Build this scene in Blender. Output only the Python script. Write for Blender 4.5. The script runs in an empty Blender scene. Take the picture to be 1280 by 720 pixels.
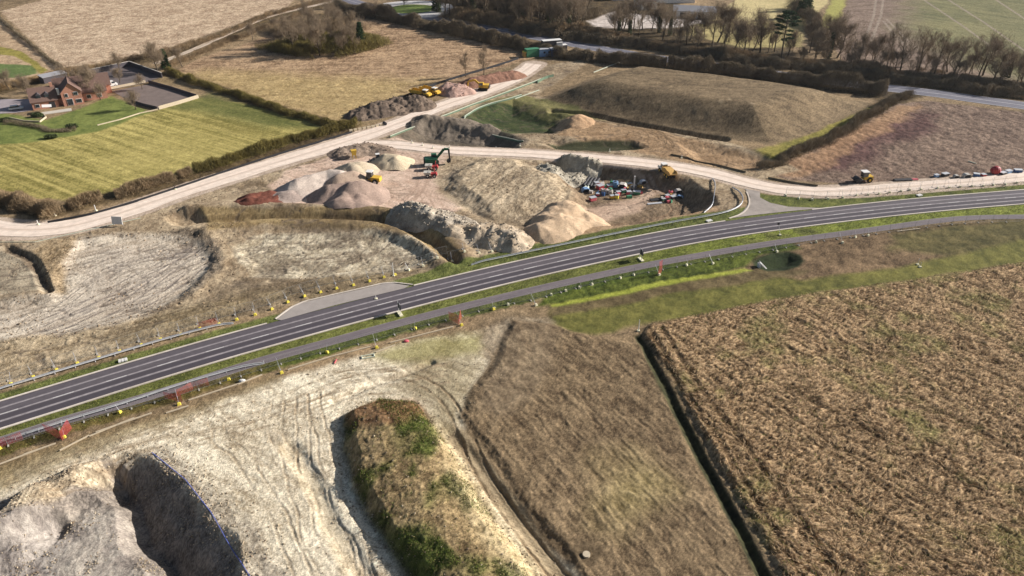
import bpy, math, random
import numpy as np
from mathutils import Matrix, Vector
random.seed(7); rng = np.random.default_rng(7)
scene = bpy.context.scene
col = scene.collection
R = math.radians

# ------------------------------------------------------------------ camera
FOC, PITCH, CAMH = 920.0, R(31.5), 80.0
cam = bpy.data.cameras.new('camera'); camo = bpy.data.objects.new('camera', cam); col.objects.link(camo)
cam.sensor_width = 36.0; cam.lens = 36.0 * FOC / 1280.0
cam.clip_start = 1.0; cam.clip_end = 6000.0
camo.location = (0, 0, CAMH); camo.rotation_euler = (math.pi / 2 - PITCH, 0, 0)
scene.camera = camo
SP, CP = math.sin(PITCH), math.cos(PITCH)

def px(u, v, z=0.0):
    """survey point: where the sight line through (u, v) meets the level z"""
    a = (u - 640) / FOC; b = (360 - v) / FOC
    t = (CAMH - z) / (SP - b * CP)
    return np.array([a * t, (CP + b * SP) * t])

def P(lst, z=0.0):
    return np.array([px(u, v, z) for u, v in lst])

# ------------------------------------------------------------------ light
SUN_AZ, SUN_EL = R(16), R(25)        # sun stands to the right of the view, a little ahead
sdir = Vector((math.cos(SUN_EL) * math.cos(SUN_AZ), math.cos(SUN_EL) * math.sin(SUN_AZ), math.sin(SUN_EL)))
sl = bpy.data.lights.new('sun', 'SUN'); sl.energy = 5.0; sl.angle = R(0.55); sl.color = (1.0, 0.955, 0.905)
so = bpy.data.objects.new('sun', sl); col.objects.link(so)
so.rotation_euler = sdir.to_track_quat('Z', 'Y').to_euler(); so.location = sdir * 500
w = bpy.data.worlds.new('World'); scene.world = w; w.use_nodes = True
nt = w.node_tree; bg = nt.nodes['Background']; sk = nt.nodes.new('ShaderNodeTexSky')
sk.sky_type = 'NISHITA'; sk.sun_disc = False; sk.sun_elevation = SUN_EL
sk.sun_rotation = math.atan2(sdir.x, sdir.y); sk.air_density = 1.0; sk.dust_density = 1.5
nt.links.new(sk.outputs[0], bg.inputs[0]); bg.inputs[1].default_value = 0.05
scene.view_settings.view_transform = 'Standard'; scene.view_settings.look = 'None'
scene.view_settings.gamma = 1.0; scene.view_settings.exposure = 0.76
scene.view_settings.use_curve_mapping = False

# ------------------------------------------------------------------ noise
def _hash(ix, iy, seed):
    h = (ix.astype(np.int64) * 374761393 + iy.astype(np.int64) * 668265263 + seed * 362437) & 0xffffffff
    h = ((h ^ (h >> 13)) * 1274126177) & 0xffffffff
    h = h ^ (h >> 16)
    return (h & 0xffff).astype(np.float32) / 65535.0

def vnoise(x, y, s, seed=0):
    x = x / s; y = y / s
    ix = np.floor(x); iy = np.floor(y); fx = (x - ix).astype(np.float32); fy = (y - iy).astype(np.float32)
    fx = fx * fx * (3 - 2 * fx); fy = fy * fy * (3 - 2 * fy)
    a = _hash(ix, iy, seed); b = _hash(ix + 1, iy, seed); c = _hash(ix, iy + 1, seed); d = _hash(ix + 1, iy + 1, seed)
    return (a + (b - a) * fx) * (1 - fy) + (c + (d - c) * fx) * fy      # 0..1

def fbm(x, y, s, seed=0, o=3, g=0.5):
    r = 0; a = 1; t = 0
    for i in range(o):
        ca, sa = math.cos(0.7 * i + 0.3), math.sin(0.7 * i + 0.3)
        r = r + a * (vnoise(x * ca - y * sa, x * sa + y * ca, s / 2 ** i, seed + 17 * i) - 0.5); t += a; a *= g
    return r / t * 2          # about -1..1

def ridge(x, y, s, seed=0, o=2):
    return 1 - 2 * np.abs(fbm(x, y, s, seed, o))       # 1 on crests

def sstep(a, b, x):
    t = np.clip((x - a) / (b - a), 0, 1); return t * t * (3 - 2 * t)

def seg_dist(x, y, L, closed=False):
    d2 = np.full(x.shape, 1e12)
    n = len(L); rr = range(n if closed else n - 1)
    for i in rr:
        p = L[i]; q = L[(i + 1) % n]; e = q - p; l2 = e @ e + 1e-9
        t = np.clip(((x - p[0]) * e[0] + (y - p[1]) * e[1]) / l2, 0, 1)
        d2 = np.minimum(d2, (x - p[0] - t * e[0]) ** 2 + (y - p[1] - t * e[1]) ** 2)
    return np.sqrt(d2)

def local(fn, x, y, L, far, pad):
    """evaluate fn only near the outline L"""
    L = np.asarray(L); x0, y0 = L.min(0) - pad; x1, y1 = L.max(0) + pad
    m = (x > x0) & (x < x1) & (y > y0) & (y < y1)
    out = np.full(x.shape, float(far))
    if m.any(): out[m] = fn(x[m], y[m])
    return out

def sd_poly(x, y, L, pad=25.0):
    L = np.asarray(L)
    def f(x, y):
        d = seg_dist(x, y, L, True); ins = np.zeros(x.shape, bool); n = len(L)
        for i in range(n):
            p = L[i]; q = L[(i + 1) % n]
            if p[1] == q[1]: continue
            c = ((p[1] > y) != (q[1] > y)) & (x < (q[0] - p[0]) * (y - p[1]) / (q[1] - p[1]) + p[0])
            ins ^= c
        return np.where(ins, -d, d)
    return local(f, x, y, L, pad, pad)

def d_line(x, y, L, pad=25.0):
    return local(lambda a, b: seg_dist(a, b, L), x, y, L, pad, pad)

def smooth_line(L, step=2.0, it=2):
    L = np.asarray(L, float)
    for _ in range(it):
        Q = [L[0]]
        for i in range(len(L) - 1):
            Q += [L[i] * .75 + L[i + 1] * .25, L[i] * .25 + L[i + 1] * .75]
        L = np.array(Q + [L[-1]])
    s = np.r_[0, np.cumsum(np.hypot(*np.diff(L, axis=0).T))]
    n = max(2, int(s[-1] / step)); t = np.linspace(0, s[-1], n + 1)
    return np.c_[np.interp(t, s, L[:, 0]), np.interp(t, s, L[:, 1])]

def normals2(L):
    d = np.gradient(L, axis=0); d /= np.hypot(d[:, 0], d[:, 1])[:, None]
    return np.c_[-d[:, 1], d[:, 0]]
def extend(L, a, b):
    L = np.asarray(L, float)
    d0 = L[0] - L[1]; d1 = L[-1] - L[-2]
    return np.vstack([L[0] + d0 / np.hypot(*d0) * a, L, L[-1] + d1 / np.hypot(*d1) * b])

# ------------------------------------------------------------------ the lines of the place
UPK = P([(0,502.5),(150,455),(320,407.5),(510,359.5),(590,340),(640,328.5),(760,300),(890,276.5),(960,267.5),(1060,257),(1135,249),(1210,242.5),(1280,237.5)])
LOK = P([(0,536),(137,491),(225,465),(320,435.5),(437.5,404),(510,385),(607,360),(640,351),(760,327.5),(890,301),(960,290),(1060,276),(1160,265),(1280,255)])
def resample(L, n):
    s = np.r_[0, np.cumsum(np.hypot(*np.diff(L, axis=0).T))]; t = np.linspace(0, s[-1], n)
    return np.c_[np.interp(t, s, L[:, 0]), np.interp(t, s, L[:, 1])]
ROAD = smooth_line(extend((resample(UPK, 9) + resample(LOK, 9)) / 2, 60, 90), 2.0, 3)
RHW = 3.75                                    # half width of the carriageway
PATH = smooth_line(extend(P([(0,552),(85,524),(150,506.5),(240,479),(320,452.5),(400,431),(480,409),(560,388),(640,368.5),(740,346),(820,329),(960,304.5),(1040,294),(1110,284.5),(1185,274),(1230,271.5),(1280,271)]), 40, 80), 2.0, 2)
PHW = 1.2
HAUL_MAIN = smooth_line(P([(-120,275),(-30,282),(30,289),(90,284),(160,264),(230,239),(320,211),(400,187),(450,172),(500,154),(545,135),(590,120),(630,104),(655,90),(668,80)]), 2.0, 2)
HAUL_LOOP = smooth_line(P([(440,180),(500,181),(560,188),(640,191),(720,196),(790,202),(850,209),(900,219),(950,233),(1000,239.5),(1060,239.5),(1130,234),(1200,228.5),(1280,221.5),(1400,212)]), 2.0, 2)
LANE = smooth_line(P([(195,80),(240,63),(270,49),(300,36),(330,22),(370,12),(412,3),(440,-6)]), 2.0, 2)
HWAY = smooth_line(P([(395,-14),(450,6),(500,15),(600,33),(700,52),(800,70),(900,83),(1000,97),(1100,109),(1160,115.5),(1220,124),(1280,132),(1400,150)]), 3.0, 2)
PAD = smooth_line(P([(470,185),(560,192),(548,215),(545,235),(575,256),(560,262),(520,250),(490,240),(478,225),(500,205)]+[(470,185)]), 1.5, 1)[:-1]
MOUTH = P([(905,212),(935,228),(990,240),(975,250),(960,262),(1040,257.5),(1020,262),(870,284),(905,276),(925,267),(936,256),(930,240)])
LAYBY = P([(342,401),(371,380),(452,361.5),(486,353),(520,355),(530,356.5),(420,384)])

def mask_line(x, y, L, hw, soft=1.0):
    return 1 - sstep(hw, hw + soft, d_line(x, y, L, hw + soft + 2))

# ------------------------------------------------------------------ relief
def F_(lst, z=0): return P(lst, z)
bund_back = P([(1110,120),(1000,103),(900,90),(790,78)], 6.0) + np.array([0, 11.0])
BUND = np.vstack([P([(668,125),(730,142),(790,153),(900,172),(935,178),(965,180),(1000,172),(1040,156),(1075,138)]), bund_back, P([(735,100)])])
FEAT = [  # outline, height change, bank width, warp
    (BUND, 6.8, 18.0, 0.5),
    (P([(120,585),(150,572),(185,570),(228,598),(258,640),(284,680),(308,730),(330,820),(180,900),(-150,900),(-150,730),(0,662),(60,607)]), -6.2, 7.0, 1.8),
    (P([(126,580),(150,574),(164,586),(160,602),(136,604)]), -2.2, 2.0, .5),
    (P([(-150,720),(0,652),(50,620),(95,600),(138,598),(170,612),(188,650),(202,690),(218,740),(232,900),(-150,900)]), 4.6, 3.4, 1.8),
    (P([(-20,655),(40,612),(95,583),(128,576),(140,590),(110,612),(60,640),(0,668),(-20,674)]), 2.0, 3.0, 1.6),
    (P([(428,520),(428,560),(440,610),(464,655),(504,715),(584,830),(780,830),(668,715),(620,650),(580,590),(552,540),(522,506),(472,500)]), 1.7, 2.0, 1.4),
    (P([(434,520),(436,560),(448,606),(470,648),(512,715),(592,830),(760,830),(650,715),(606,650),(568,590),(545,545),(515,510),(472,504)]), .8, 4.5, 2.4),
    (P([(610,455),(585,490),(575,520),(600,558),(650,625),(712,705),(800,830),(1080,830),(950,720),(862,540),(808,430),(745,420),(690,405),(640,400)]), 0.5, 1.6, 1.2),
    (P([(792,420),(820,480),(850,540),(898,630),(940,720),(1000,840),(1025,840),(965,720),(918,630),(868,540),(830,465),(803,418)]), -0.8, 1.3, 0.3),
    (P([(803,420),(812,405),(900,388),(1010,368),(1130,352),(1280,328),(1500,300),(1800,400),(1800,900),(1050,900),(975,720),(925,630),(874,540),(835,465)]), 0.55, 0.9, 0.5),
    (P([(548,228),(560,208),(600,199),(650,199),(690,210),(717,233),(700,262),(660,274),(610,270),(572,257),(548,242)]), 1.4, 5.0, 4.0),
    (P([(655,202),(700,199),(760,203),(815,212),(860,222),(892,240),(895,256),(870,268),(800,280),(700,286),(668,276),(706,262),(716,238),(690,215)]), -3.4, 5.0, 1.2),
    (P([(495,172),(530,154),(600,152),(655,175),(650,186),(560,184),(520,180)]), -3.0, 6.0, 1.2),
    (P([(582,143),(640,124),(690,137),(730,150),(700,168),(640,167),(600,156)]), -3.0, 8.0, 1.0),
    (P([(672,180),(690,173),(740,171),(790,174),(812,183),(790,188),(720,189),(690,187)]), -1.5, 4.0, 1.8),
    (P([(840,176),(900,178),(960,190),(990,208),(930,212),(860,202)]), -1.5, 5.0, 1.5),
    (P([(95,297),(150,291),(210,291),(262,300),(274,325),(250,360),(180,395),(90,415),(20,422),(-60,430),(-60,380),(62,366),(70,335)]), -0.6, 3.0, 1.6),
    (P([(-60,318),(0,309),(28,318),(48,335),(58,362),(-60,376)]), -0.5, 2.2, 1.0),
    (P([(290,308),(330,292),(460,289),(520,302),(548,325),(500,338),(400,350),(310,345)]), -0.5, 2.5, 1.5),
    (P([(950,321),(966,316),(985,314.5),(1000,319),(1005,327),(997,334),(980,338),(958,339),(942,334),(940,327)]), -1.7, 4.0, 0.8),
    (P([(420,330),(480,338),(420,368),(300,398),(180,428),(60,455),(0,470),(-60,470),(-60,440),(120,425),(260,370)]), 0.8, 6.0, 1.0),
    (P([(205,272),(232,262),(255,262),(262,274),(240,283),(215,282)]), -1.5, 2.5, 0.8),
]
LINES = [  # line, half width, height
    (smooth_line(P([(240,262),(300,258),(400,262),(490,266),(535,280),(560,298),(580,320)]), 3, 1), 2.6, 1.2),
    (smooth_line(P([(262,290),(330,279),(400,279),(480,284),(530,305),(555,330)]), 3, 1), 2.8, 1.0),
    (smooth_line(P([(250,274),(330,271),(470,274),(520,290),(566,326)]), 3, 1), 1.8, -1.2),
    (smooth_line(P([(690,137),(730,142),(790,154),(850,165),(905,174)]), 3, 1), 1.6, -1.3),
    (smooth_line(P([(240,288),(262,297),(278,318),(268,345),(240,368)]), 3, 1), 2.2, .3),
    (smooth_line(P([(430,524),(426,545),(427,575),(438,612),(464,660),(505,722),(577,830)]), 3, 1), 1.3, -.35),
    (smooth_line(P([(8,309),(30,318),(45,332),(60,362)]), 3, 1), 1.2, -1.0),
    (smooth_line(P([(560,262),(600,282),(640,290),(665,296)]), 3, 1), 3.0, .8),
    (smooth_line(P([(420,500),(470,478),(500,470),(540,452)]), 3, 1), 0.9, -0.5),
    (smooth_line(P([(60,655),(20,672),(-20,690),(-80,720)]), 3, 1), 1.8, -1.6),
    (smooth_line(P([(565,545),(600,590),(640,640),(690,705),(760,800)]), 3, 1), 1.6, -0.6),
    (smooth_line(P([(365,560),(400,620),(430,680),(460,730),(500,800)]), 3, 1), 1.5, -0.45),
    (smooth_line(P([(640,400),(655,440),(640,470),(610,500)]), 3, 1), 1.2, 0.12),
]
HOLE = FEAT.pop(2); MOUND_TOP = FEAT.pop(5); CROP_POLY = FEAT[7][0]; BROWN_POLY = FEAT[5][0]; FEAT += [MOUND_TOP, HOLE]

def hard_mask(x, y):
    """1 where made surfaces (roads, paths) lie flat"""
    m = np.maximum(mask_line(x, y, ROAD, RHW + 0.6, 1.6), mask_line(x, y, PATH, PHW + 0.3, 1.2))
    m = np.maximum(m, mask_line(x, y, HAUL_MAIN, 4.4, 1.5)); m = np.maximum(m, mask_line(x, y, HAUL_LOOP, 3.6, 1.5))
    m = np.maximum(m, mask_line(x, y, LANE, 2.2, 1.0)); m = np.maximum(m, mask_line(x, y, HWAY, 5.5, 1.5))
    for poly in (PAD, MOUTH, LAYBY):
        m = np.maximum(m, 1 - sstep(0.4, 1.8, sd_poly(x, y, poly, 4)))
    return m

def relief(x, y):
    x = np.asarray(x, float); y = np.asarray(y, float)
    wx = fbm(x, y, 9, 3, 3); wy = fbm(x, y, 9, 4, 3)
    h = np.zeros(x.shape)
    for poly, dh, sw, wp in FEAT:
        sd = sd_poly(x + wx * wp, y + wy * wp, poly, sw + 6)
        q = np.clip(-sd / sw, 0, 1); kk = .8 if sw > 10 else .35; h += dh * ((1 - kk) * q + kk * q * q * (3 - 2 * q))
    for L, hw, dh in LINES:
        d = d_line(x + wx * .6, y + wy * .6, L, hw * 2 + 2)
        h += dh * (1 - sstep(hw * 0.2, hw * 1.4, d))
    return h

def H(x, y):
    x = np.atleast_1d(np.asarray(x, float)); y = np.atleast_1d(np.asarray(y, float))
    return relief(x, y) * (1 - hard_mask(x, y))
def hz(x, y): return float(H(x, y)[0])
def at(u, v, dz=0.0):
    z = 0.0
    for _ in range(5): q = px(u, v, z); z = 0.5 * z + 0.5 * hz(*q)
    q = px(u, v, z); return Vector((q[0], q[1], hz(*q) + dz))

# ------------------------------------------------------------------ colour helpers
KEXP = 1.15        # how bright a sunlit flat surface of albedo 1 shows
def lin(c):
    c = np.asarray(c, float) / 255.0
    return np.where(c < 0.04045, c / 12.92, ((c + 0.055) / 1.055) ** 2.4)
def alb(r, g, b): return np.clip(lin((r, g, b)) / KEXP, 0.0, 0.85)

# ------------------------------------------------------------------ materials
MATS = {}
def nodes_of(m):
    m.use_nodes = True; n = m.node_tree; return n, n.nodes['Principled BSDF']
def mat(name, c, rough=0.8, var=0.12, scale=3.0, metal=0.0, bump=0.0, spec=0.3):
    """simple surface: a colour broken up by noise at two scales"""
    if name in MATS: return MATS[name]
    m = bpy.data.materials.new(name); n, b = nodes_of(m)
    tc = n.nodes.new('ShaderNodeTexCoord'); no = n.nodes.new('ShaderNodeTexNoise')
    no.inputs['Scale'].default_value = scale; no.inputs['Detail'].default_value = 5
    n.links.new(tc.outputs['Object'], no.inputs['Vector'])
    ra = n.nodes.new('ShaderNodeMapRange'); ra.inputs[1].default_value = 0.3; ra.inputs[2].default_value = 0.7
    ra.inputs[3].default_value = 1 - var; ra.inputs[4].default_value = 1 + var
    n.links.new(no.outputs[0], ra.inputs[0])
    mx = n.nodes.new('ShaderNodeVectorMath'); mx.operation = 'SCALE'; mx.inputs[0].default_value = c[:3]
    n.links.new(ra.outputs[0], mx.inputs['Scale']); n.links.new(mx.outputs[0], b.inputs['Base Color'])
    b.inputs['Roughness'].default_value = rough; b.inputs['Metallic'].default_value = metal
    b.inputs['Specular IOR Level'].default_value = spec
    if bump:
        bp = n.nodes.new('ShaderNodeBump'); bp.inputs['Distance'].default_value = bump; bp.inputs['Strength'].default_value = 1
        n.links.new(no.outputs[0], bp.inputs['Height']); n.links.new(bp.outputs[0], b.inputs['Normal'])
    MATS[name] = m; return m

def attr_mat(name, rough=0.95, fine=(2.2, 9.0), var=0.3, bump=0.12, spec=0.1, trans=False):
    """colour held by the surface itself (attribute) broken up by fine noise"""
    m = bpy.data.materials.new(name); n, b = nodes_of(m)
    at_ = n.nodes.new('ShaderNodeAttribute'); at_.attribute_name = 'tint'
    geo = n.nodes.new('ShaderNodeNewGeometry')
    f = None
    for k, s in enumerate(fine):
        no = n.nodes.new('ShaderNodeTexNoise'); no.inputs['Scale'].default_value = s; no.inputs['Detail'].default_value = 4
        no.inputs['Roughness'].default_value = 0.65
        n.links.new(geo.outputs['Position'], no.inputs['Vector'])
        if f is None: f = no.outputs[0]
        else:
            ad = n.nodes.new('ShaderNodeMath'); ad.operation = 'ADD'; n.links.new(f, ad.inputs[0]); n.links.new(no.outputs[0], ad.inputs[1]); f = ad.outputs[0]
    k = len(fine)
    ra = n.nodes.new('ShaderNodeMapRange'); ra.inputs[1].default_value = 0.36 * k; ra.inputs[2].default_value = 0.64 * k
    ra.inputs[3].default_value = 1 - var; ra.inputs[4].default_value = 1 + var; n.links.new(f, ra.inputs[0])
    mx = n.nodes.new('ShaderNodeVectorMath'); mx.operation = 'SCALE'
    n.links.new(at_.outputs['Color'], mx.inputs[0]); n.links.new(ra.outputs[0], mx.inputs['Scale'])
    n.links.new(mx.outputs[0], b.inputs['Base Color'])
    b.inputs['Roughness'].default_value = rough; b.inputs['Specular IOR Level'].default_value = spec
    if bump:
        bp = n.nodes.new('ShaderNodeBump'); bp.inputs['Distance'].default_value = bump; bp.inputs['Strength'].default_value = 1
        n.links.new(f, bp.inputs['Height']); n.links.new(bp.outputs[0], b.inputs['Normal'])
    MATS[name] = m; return m

def np_mesh(name, V, F, mats, tint=None, parent=None, smooth=True, uv=None):
    """one mesh object from arrays; F is (n,3) or (n,4)"""
    me = bpy.data.meshes.new(name); V = np.asarray(V, np.float32); F = np.asarray(F, np.int32); k = F.shape[1]
    me.vertices.add(len(V)); me.vertices.foreach_set('co', V.ravel())
    me.loops.add(F.size); me.loops.foreach_set('vertex_index', F.ravel())
    me.polygons.add(len(F)); me.polygons.foreach_set('loop_start', np.arange(0, F.size, k, dtype=np.int32))
    me.polygons.foreach_set('loop_total', np.full(len(F), k, np.int32))
    me.polygons.foreach_set('use_smooth', np.full(len(F), smooth, bool))
    me.update(calc_edges=True)
    if tint is not None:
        a = me.attributes.new('tint', 'FLOAT_COLOR', 'POINT')
        c = np.ones((len(V), 4), np.float32); c[:, :3] = tint; a.data.foreach_set('color', c.ravel())
    if uv is not None:
        l = me.uv_layers.new(name='strip'); l.data.foreach_set('uv', np.asarray(uv, np.float32)[F.ravel()].ravel())
    me.materials.append(mats)
    o = bpy.data.objects.new(name, me); col.objects.link(o)
    if parent is not None: o.parent = parent
    return o

def tag(o, label=None, cat=None, group=None, kind=None):
    if label: o['label'] = label
    if cat: o['category'] = cat
    if group: o['group'] = group
    if kind: o['kind'] = kind
    return o

# ------------------------------------------------------------------ ground sheet
ys = [20.0]
while ys[-1] < 560:
    y = ys[-1]
    ys.append(y + (1.2 if y < 54 else float(np.clip((y * y + CAMH ** 2) / (CAMH * FOC * 0.8) * 0.85, 0.11, 0.42 if y < 300 else 0.8))))
ys += list(np.geomspace(575, 5000, 40)); ys = np.array(ys)
NX = 1330
hw = np.clip(92 + (ys - 56) * 0.69, 70, None)
tt = np.linspace(-1, 1, NX); 
X = hw[:, None] * tt[None, :]; Y = np.repeat(ys[:, None], NX, 1)
rs = rng.random(X.shape) - .5
X[:, 1:-1] += rs[:, 1:-1] * (hw[:, None] / NX) * 0.5
xs_, ys_ = X.ravel(), Y.ravel()
hmask = hard_mask(xs_, ys_)
Zb = relief(xs_, ys_)
x, y = xs_, ys_
n03 = fbm(x, y, 0.45, 11, 2); n1 = fbm(x, y, 1.3, 12, 3); n3 = fbm(x, y, 3.4, 13, 3); n8 = fbm(x, y, 9, 14, 3); n25 = fbm(x, y, 32, 15, 3)
n03 = n03 * (1 - .75 * sstep(100, 220, y)); spk = rng.random(x.shape).astype(np.float32) * 2 - 1
wx, wy = fbm(x, y, 6, 21, 3), fbm(x, y, 6, 22, 3)
def rows(ang, across, along, seed=0, o=3, warp=0.0):
    """noise drawn out along a bearing (degrees from the view's right, ahead positive)"""
    c, s = math.cos(R(ang)), math.sin(R(ang))
    u = x * c + y * s + wx * warp; v = -x * s + y * c + wy * warp
    return fbm(u * across / along, v, across, seed, o)
def tracks(ang, gap, seed, warp=1.5):
    c, s = math.cos(R(ang)), math.sin(R(ang))
    v = -x * s + y * c + wx * warp
    k = np.abs((v / gap) % 1 - .5) * 2
    return sstep(0.72, 0.95, k)

def c3(c): return alb(*c)
colr = np.zeros((len(x), 3)); rel = np.zeros(len(x))
def paint(poly, c1, c2, t, r=None, soft=0.5, warp=1.0, k=1.0, mask=None):
    """lay one kind of ground: colours c1..c2 mixed by t, relief r"""
    global colr, rel
    if mask is None:
        if isinstance(poly, list): poly = P(poly)
        sd = sd_poly(x + wx * warp + n1 * .4 * min(warp, 1), y + wy * warp, poly, soft + 6)
        m = 1 - sstep(-soft, soft, sd)
    else: m = mask
    m = m * k; i = m > 0.003
    mi = m[i, None]; ti = np.clip(t[i], 0, 1)[:, None]
    colr[i] = colr[i] * (1 - mi) + (c3(c1) * (1 - ti) + c3(c2) * ti) * mi
    if r is not None: rel[i] = rel[i] * (1 - m[i]) + r[i] * m[i]
T = lambda *a: 0.5 + sum(k * n for k, n in a)
rA = rows(35, 0.9, 8, 31); rB = rows(-25, 1.1, 12, 32); rC = rows(-60, 0.5, 4, 33, 3, .6); rD = rows(75, 2.2, 40, 34)
# overall rough grass
tt0 = T((.35, n1), (.3, n3), (.4, n25), (.25, spk)); g_rel = n03 * .05 + n1 * .04
paint(None, (104,88,66), (164,140,108), tt0, g_rel, mask=np.ones(len(x)))
# far fields ------------------------------------------------------------
fr = n1 * .12 + n3 * .12
FIELD_A = [(0,14),(60,-2),(110,-30),(420,-60),(360,8),(300,36),(240,58),(170,76),(118,86),(80,90)]
paint(FIELD_A, (146,120,96), (214,190,160), T((.3, rA), (.4, n3), (.3, n1), (.25, spk)), fr * .8, 1.0)
tl = tracks(62, 16, 5, 3.0) * (fbm(x, y, 40, 77, 2) > -.1)
paint(FIELD_A, (222,202,176), (228,208,184), tt0, None, 1.0, k=tl * .55, mask=(1 - sstep(-1, 1, sd_poly(x, y, P(FIELD_A), 10))) * tl * .5) if False else None
paint([(-80,12),(0,24),(78,90),(40,100),(-80,112)], (150,124,96), (196,170,138), T((.4, n3), (.3, n1), (.2, spk)), fr)
paint([(-80,78),(10,80),(44,82),(48,92),(20,97),(-80,104)], (84,102,60), (116,130,76), T((.4, n3), (.2, n1)))
paint([(-80,50),(0,58),(26,64),(44,76),(60,88),(50,92),(38,80),(18,70),(-80,62)], (120,112,52), (160,148,80), T((.4, n3), (.3, n1)))
FIELD_B = [(212,92),(250,72),(300,58),(340,42),(430,28),(470,18),(520,30),(600,45),(700,64),(660,74),(610,90),(560,108),(500,128),(445,152),(425,160),(330,132),(270,112)]
paint(FIELD_B, (112,88,66), (190,160,126), T((.45, rows(8, 1.2, 9, 41)), (.35, n3), (.25, n1), (.2, spk), (.2, n25)), fr)
paint([(215,95),(260,88),(420,95),(540,100),(480,132),(440,152),(425,160),(330,132)], (150,128,84), (196,172,118), T((.4, rows(8, 1.2, 9, 42)), (.3, n3), (.25, n1), (.2, spk)), None, 10, 4, .7)
GREEN = [(-140,190),(0,165),(60,152),(140,150),(200,137),(250,122),(330,132),(420,160),(395,172),(320,196),(230,228),(120,246),(90,252),(-20,240),(-140,225)]
paint(GREEN, (120,112,58), (192,176,108), T((.7, rows(-32, .9, 40, 43)), (.25, n3), (.25, n1), (.35, n25), (.2, spk)), n03 * .05, 1)
paint([(235,150),(330,170),(300,205),(180,225),(120,200)], (146,134,74), (204,186,118), T((.5, rows(-32, .8, 22, 44)), (.3, n1)), None, 8, 3, .6)
paint([(200,137),(262,116),(330,134),(400,162),(330,160),(250,140)], (76,84,44), (108,112,62), T((.4, n3), (.3, n1)), None, 4, 2, .8)
paint([(-80,155),(0,140),(60,150),(140,120),(190,140),(120,165),(40,178),(-80,185)], (86,98,50), (138,144,78), T((.4, n3), (.3, n1)), n03 * .03, 1.0)
# hedge bottoms and scrub
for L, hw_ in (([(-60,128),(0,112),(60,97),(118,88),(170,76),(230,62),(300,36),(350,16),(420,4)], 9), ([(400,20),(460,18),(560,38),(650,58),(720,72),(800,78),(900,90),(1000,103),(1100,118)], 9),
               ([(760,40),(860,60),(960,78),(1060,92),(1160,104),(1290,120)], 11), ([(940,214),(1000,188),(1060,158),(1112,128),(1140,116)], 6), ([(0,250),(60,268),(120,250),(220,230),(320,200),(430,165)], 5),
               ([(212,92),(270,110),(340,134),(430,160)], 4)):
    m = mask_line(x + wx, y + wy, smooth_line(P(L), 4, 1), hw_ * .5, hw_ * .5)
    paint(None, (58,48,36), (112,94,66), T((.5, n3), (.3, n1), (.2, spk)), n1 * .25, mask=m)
# woodland floor, farmyard, top right
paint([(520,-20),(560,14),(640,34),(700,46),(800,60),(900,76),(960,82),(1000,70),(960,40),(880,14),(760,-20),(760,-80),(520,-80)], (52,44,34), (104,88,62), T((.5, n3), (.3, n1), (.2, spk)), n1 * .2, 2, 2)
paint([(735,26),(770,14),(830,22),(890,26),(850,34),(800,36),(745,34)], (168,156,146), (222,210,200), T((.5, n3), (.3, n1)), None, 1.5, 2)
paint([(870,30),(1010,24),(1000,58),(930,60),(860,44)], (140,128,84), (188,172,120), T((.4, rows(5, 1, 9, 45)), (.4, n8)), None, 2, 2)
paint([(880,26),(935,-10),(1030,-40),(1060,-60),(1035,4),(1010,26)], (180,164,116), (208,190,140), T((.4, rows(5, 1, 9, 45)), (.4, n8)), None, 1, 1)
BIGF = [(1040,55),(1060,0),(1075,-60),(1600,-60),(1600,140),(1280,112),(1180,98),(1060,88)]
paint(BIGF, (104,86,74), (150,130,114), T((.5, rows(12, 1.4, 12, 46)), (.3, n3), (.2, spk)), fr, 1)
paint([(1130,40),(1150,-60),(1600,-60),(1600,125),(1290,104),(1220,84)], (98,102,66), (136,132,90), T((.7, rows(-50, 2.2, 60, 47)), (.5, n8), (.3, n25)), None, 14, 6, .85)
for L in ([(1078,60),(1092,20),(1098,-20)], [(1086,60),(1101,20),(1107,-20)], [(1108,24),(1128,44),(1145,60)], [(1104,26),(1120,45),(1132,57)], [(1140,-10),(1200,30),(1250,66)], [(1170,-10),(1230,28),(1290,70)], [(1230,-10),(1300,36)]):
    paint(None, (90,74,66), (196,180,160), T((.0, n3)), None, mask=mask_line(x, y, P(L), .35, .5) * .8)
paint([(1024,34),(1040,0),(1056,-20),(1064,-20),(1046,36)], (150,146,82), (174,168,96), T((.5, n3)), None, 1)
# field right of the bund
FR = [(945,212),(1000,195),(1060,165),(1120,130),(1160,126),(1290,142),(1500,170),(1500,205),(1280,213),(1160,224),(1060,231),(985,225)]
paint(FR, (92,74,64), (148,126,108), T((.45, n3), (.4, n1), (.25, spk), (.2, n25)), n1 * .25 + n03 * .1, 1)
paint([(1000,212),(1040,185),(1100,155),(1150,138),(1172,142),(1160,165),(1110,178),(1085,205),(1050,215)], (62,40,40), (112,80,76), T((.5, n3), (.4, n1)), n1 * .3, 4, 4, .85)
paint([(1000,225),(1020,215),(1080,178),(1120,158),(1150,130),(1120,132),(1060,168),(960,215)], (150,116,84), (190,152,112), T((.5, n3), (.4, n1)), None, 2, 3, .6)
paint([(925,208),(940,190),(1010,168),(1080,138),(1110,124),(1100,136),(1030,172),(980,195),(950,206)], (110,108,50), (158,146,74), T((.5, n3), (.4, n1)), None, 1.5, 2, .9)
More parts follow.
